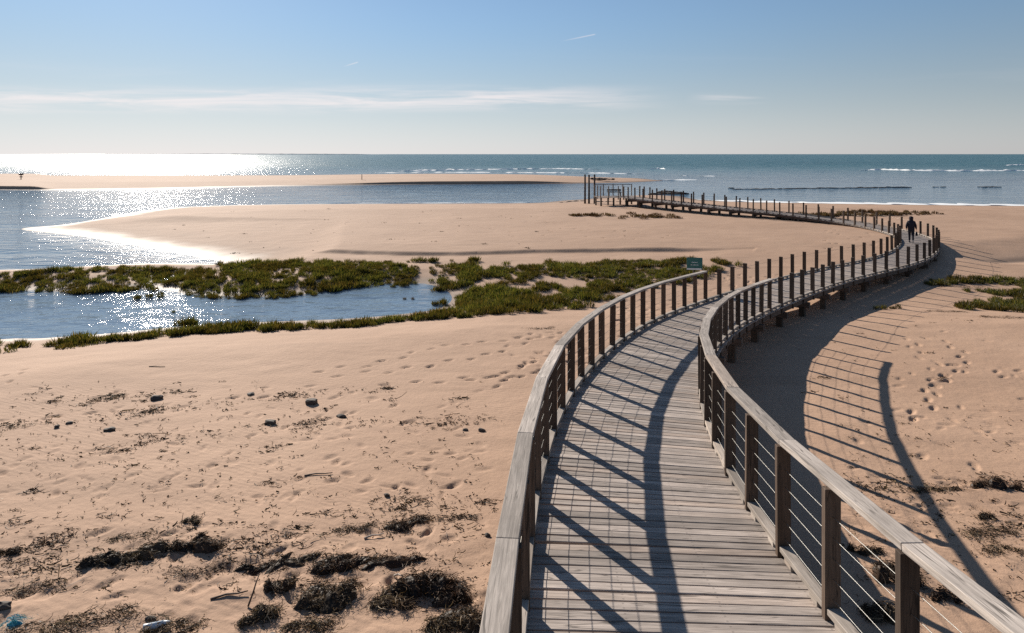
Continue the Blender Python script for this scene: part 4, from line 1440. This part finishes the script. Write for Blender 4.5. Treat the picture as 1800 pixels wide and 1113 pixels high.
# bare driftwood stalks worth picking out
for px, py, L_, a, e, lab in ((262, 645, 0.45, -0.06, 0.02, 'single driftwood stick high on the left sand'), (640, 948, 0.26, 0.35, 0.05, 'short pale driftwood stick above the strand line'),
                              (436, 1068, 0.3, 1.3, 0.9, 'bent stalk sticking up from the ragged seaweed clump'), (693, 1013, 0.25, -0.9, 0.5, 'pale straw leaning on the largest seaweed mound'),
                              (535, 837, 0.45, 0.15, 0.03, 'thin crooked stick on the clean middle sand'), (370, 1055, 0.4, 0.2, 0.1, 'forked stick on the lower left sand')):
    g_ = ground(px, py)
    d_ = Vector((math.cos(a) * math.cos(e), math.sin(a) * math.cos(e), math.sin(e)))
    me = tube_mesh('driftwood_stick', [Vector((0, 0, 0.008)), d_ * L_ * 0.4 + Vector((0, 0.02, 0.012)), d_ * L_ * 0.75 + Vector((0, -0.01, 0.01)), d_ * L_ + Vector((0, 0, 0.008))], 0.012, 6, 0.006)
    me.materials.append(M['beam'] if 'pale' not in lab else M['rail'])
    o = bpy.data.objects.new('driftwood_stick', me)
    COL.objects.link(o)
    o.location = g_
    tag(o, lab, 'stick', 'driftwood sticks on the sand')

# ------------------------------------------------------------------ reef stones in the sea, rocks by the pier end
def rock_row(x0, x1, y0, y1, n_, size, labs, grp, z=0.0, flat=0.35):
    for k in range(n_):
        t = (k + random.uniform(0.2, 0.8)) / n_
        x, y = unp(x0 + (x1 - x0) * t, y0 + (y1 - y0) * t + random.uniform(-0.4, 0.4), z)
        s_ = size * random.uniform(0.7, 1.35)
        stone('reef_rock', x * 10, y, s_ * random.uniform(1.5, 2.6), s_ * 1.1, s_ * flat * random.uniform(0.6, 1.4), labs, 'rock', 'rock', seed=k, group=grp, sink=0.35, g_=Vector((x, y, z)))


rock_row(1292, 1600, 333, 329.5, 52, 0.75, 'low dark rock in the long reef line off the right beach', 'rocks of the reef line', flat=0.24)
rock_row(1640, 1665, 328.8, 328.8, 4, 0.35, 'dark rock in the short gap right of the reef line', 'rocks right of the reef line', flat=0.4)
rock_row(1718, 1760, 329, 329, 8, 0.5, 'dark rock in the farthest right reef group', 'rocks of the right reef group', flat=0.35)
rock_row(1278, 1290, 331, 331, 2, 0.45, 'small dark rock left of the reef line', 'rocks left of the reef line', flat=0.4)
rock_row(1148, 1202, 342, 341, 16, 0.85, 'dark weedy rock behind the boardwalk end', 'rocks behind the boardwalk end', flat=0.45)
rock_row(1160, 1195, 339.5, 339.5, 10, 0.8, 'dark weedy rock behind the boardwalk end', 'rocks behind the boardwalk end', flat=0.55)
rock_row(985, 1045, 357, 355, 14, 0.5, 'dark weedy stone on the shore below the mooring piles', 'stones below the mooring piles', 0.05, 0.5)
rock_row(1050, 1100, 357, 358, 10, 0.5, 'dark stone under the boardwalk end', 'stones under the boardwalk end', 0.25, 0.6)
rock_row(1040, 1080, 315, 315.5, 7, 0.8, 'dark drift lump on the sandbar behind the tall piles', 'drift on the sandbar', 0.6, 0.5)

# ------------------------------------------------------------------ beacon and marker on the sandbar
def bar_point(px, d):
    return Vector(((px - 900) * d / FPX, d, 0.62))


g_ = bar_point(37, 150)
bea = empty('beacon', g_, 'small dark beacon post with a box top on the far left sandbar', 'beacon')
pxm = g_.y / FPX
link('mast', tube_mesh('mast', [g_ + Vector((0, 0, -0.4)), g_ + Vector((0, 0, 1.3))], 0.09, 8), M['pile'], bea, Matrix.Identity(4))
for nm, z0, hh, ww in (('top_box', 1.15, 0.42, 0.75), ('lower_box', 0.62, 0.2, 0.5)):
    me = box_mesh(nm, ww, ww * 0.8, hh, 0.02, ctr=(0.5, 0.5, 0))
    me.materials.append(M['pile'])
    link(nm, me, None, bea, frame(g_ + Vector((0, 0, z0)), (1, 0, 0)))
g_ = bar_point(636, 150)
mk = empty('marker_post', g_, 'thin dark marker post standing on the middle of the sandbar', 'post')
link('shaft', tube_mesh('shaft', [g_ + Vector((0, 0, -0.4)), g_ + Vector((0.02, 0, 0.9)), g_ + Vector((0, 0, 1.25))], 0.09, 8, 0.07), M['pile'], mk, Matrix.Identity(4))
link('cap', tube_mesh('cap', [g_ + Vector((0, 0, 1.24)), g_ + Vector((0, 0, 1.34))], 0.11, 8, 0.07), M['pile'], mk, Matrix.Identity(4))

# ------------------------------------------------------------------ the walker
M['cloth'] = plain('dark_jacket', (0.022, 0.020, 0.028), 0.8, 0.3, 9, 0.2, 0.3)
M['trousers'] = plain('dark_trousers', (0.014, 0.014, 0.018), 0.85, 0.3, 9, 0.2, 0.3)
M['skin'] = plain('skin', (0.42, 0.25, 0.18), 0.6, 0.1, 20, 0.4, 0.05)
M['sole'] = plain('pale_shoe', (0.55, 0.52, 0.50), 0.7, 0.1, 20, 0.3, 0.1)
sw = float(SS[np.argmin(np.hypot(PX - 27.3, PY - 42.6))])
pc_, pt_, pn_ = at(sw)
pc_ = pc_ + pn_ * 0.45
wmat = frame(pc_, (pt_.x, pt_.y, 0))         # local x = walking direction, y = left, z = up
person = empty('person', pc_, 'person in dark hooded jacket and trousers walking away along the boardwalk', 'person')


def skin_body(name, verts, edges, radii, mat, root_i=0):
    me = bpy.data.meshes.new(name)
    me.from_pydata([wmat @ Vector(v) for v in verts], edges, [])
    o = link(name, me, mat, person, Matrix.Identity(4))
    md = o.modifiers.new('skin', 'SKIN')
    sv = me.skin_vertices[0].data if me.skin_vertices else None
    if sv is None:
        bm = bmesh.new()
        bm.from_mesh(me)
        bm.verts.layers.skin.verify()
        bm.to_mesh(me)
        bm.free()
        sv = me.skin_vertices[0].data
    for k, r_ in enumerate(radii):
        sv[k].radius = (r_, r_) if not isinstance(r_, tuple) else r_
        sv[k].use_root = (k == root_i)
    md.use_smooth_shade = True
    ss = o.modifiers.new('sub', 'SUBSURF')
    ss.levels = 1
    ss.render_levels = 2
    return o


bv = [(0.0, 0, 0.95), (0.01, 0, 1.12), (0.03, 0, 1.30), (0.05, 0, 1.44), (0.07, 0, 1.52), (0.09, 0, 1.60), (0.10, 0, 1.70),
      (0.04, 0.17, 1.40), (-0.06, 0.27, 1.16), (0.02, 0.27, 0.93),
      (0.04, -0.17, 1.40), (0.06, -0.26, 1.16), (0.10, -0.29, 0.92),
      (0.0, 0.10, 0.88), (0.13, 0.10, 0.52), (0.06, 0.10, 0.10),
      (0.0, -0.10, 0.88), (-0.02, -0.09, 0.50), (-0.30, -0.09, 0.16)]
be = [(0, 1), (1, 2), (2, 3), (3, 4), (4, 5), (5, 6), (3, 7), (7, 8), (8, 9), (3, 10), (10, 11), (11, 12), (0, 13), (13, 14), (14, 15), (0, 16), (16, 17), (17, 18)]
br = [0.215, 0.22, 0.20, 0.16, 0.085, 0.105, 0.085, 0.095, 0.075, 0.055, 0.095, 0.075, 0.055, 0.125, 0.085, 0.06, 0.125, 0.085, 0.06]
skin_body('body', bv, be, br, M['cloth'])
hood = stone('hood', 1, 1, 0.26, 0.25, 0.32, '', 'cloth', seed=3, g_=Vector((0, 0, 0)), sink=0.5)
for k in ('label', 'category', 'group'):
    if k in hood:
        del hood[k]
hood.parent = person
hood.matrix_parent_inverse = PINV[person.name]
hood.rotation_euler = (0, 0, 0)
hood.location = wmat @ Vector((0.075, 0, 1.635))
for sd, bx_, bz_, pitch_ in ((0.10, 0.10, 0.035, 0.0), (-0.09, -0.34, 0.115, 0.9)):
    me = box_mesh('shoe', 0.27, 0.095, 0.085, 0.025, seg=2)
    me.materials.append(M['trousers'])
    mm = wmat @ Matrix.Translation((bx_, sd, bz_ + 0.012)) @ Matrix.Rotation(pitch_, 4, 'Y')
    sh = reg(link('shoe', me, None, person, mm))
    me = box_mesh('sole', 0.275, 0.1, 0.022, 0.006)
    me.materials.append(M['sole'])
    link('sole', me, None, sh, mm @ Matrix.Translation((0, 0, -0.046)))
for hx, hy, hz, sd in ((0.035, 0.275, 0.85, 1), (0.115, -0.295, 0.84, -1)):
    V_, F_ = [], []

    def seg_box(a, b, r0, r1, V_=V_, F_=F_):
        a, b = Vector(a), Vector(b)
        d_ = (b - a).normalized()
        u_ = d_.orthogonal().normalized()
        v_ = d_.cross(u_)
        k = len(V_)
        for p_, r_ in ((a, r0), (b, r1)):
            for q in range(6):
                t_ = q * math.pi / 3
                V_.append(wmat @ (p_ + u_ * math.cos(t_) * r_ + v_ * math.sin(t_) * r_))
        for q in range(6):
            F_.append((k + q, k + (q + 1) % 6, k + 6 + (q + 1) % 6, k + 6 + q))
        F_.append(tuple(range(k, k + 6))[::-1])
        F_.append(tuple(range(k + 6, k + 12)))
    seg_box((hx, hy, hz + 0.10), (hx + 0.01, hy, hz + 0.02), 0.028, 0.036)
    for q, ln_ in enumerate((0.072, 0.082, 0.078, 0.062)):
        fx = hx - 0.027 + q * 0.018
        seg_box((fx, hy, hz + 0.03), (fx + 0.012, hy - sd * 0.008, hz + 0.03 - ln_ * 0.55), 0.0095, 0.0085)
        seg_box((fx + 0.012, hy - sd * 0.008, hz + 0.032 - ln_ * 0.55), (fx + 0.01, hy - sd * 0.024, hz + 0.03 - ln_), 0.0085, 0.007)
    seg_box((hx + 0.03, hy, hz + 0.07), (hx + 0.055, hy - sd * 0.015, hz + 0.02), 0.011, 0.009)
    me = bpy.data.meshes.new('hand')
    me.from_pydata(V_, [], F_)
    link('hand', me, M['skin'], person, Matrix.Identity(4))
# bag in the right hand
bg_c = wmat @ Vector((0.12, -0.31, 0.78))
bag = empty('shoulder_bag', bg_c - Vector((0, 0, 0.33)), 'dark bag hanging from the walking person\'s right hand', 'bag')
me = box_mesh('bag_body', 0.32, 0.14, 0.26, 0.04, ctr=(0.5, 0.5, 1.0), seg=2, taper=0.7)
me.materials.append(M['cloth'])
link('bag_body', me, None, bag, frame(bg_c + Vector((0, 0, -0.05)), (pt_.x, pt_.y, 0)))
hp = [wmat @ Vector((0.12 + 0.09 * math.cos(t), -0.31, 0.72 + 0.10 * math.sin(t))) for t in np.linspace(0, math.pi, 9)]
link('handle', tube_mesh('handle', hp, 0.009, 6), M['cloth'], bag, Matrix.Identity(4))
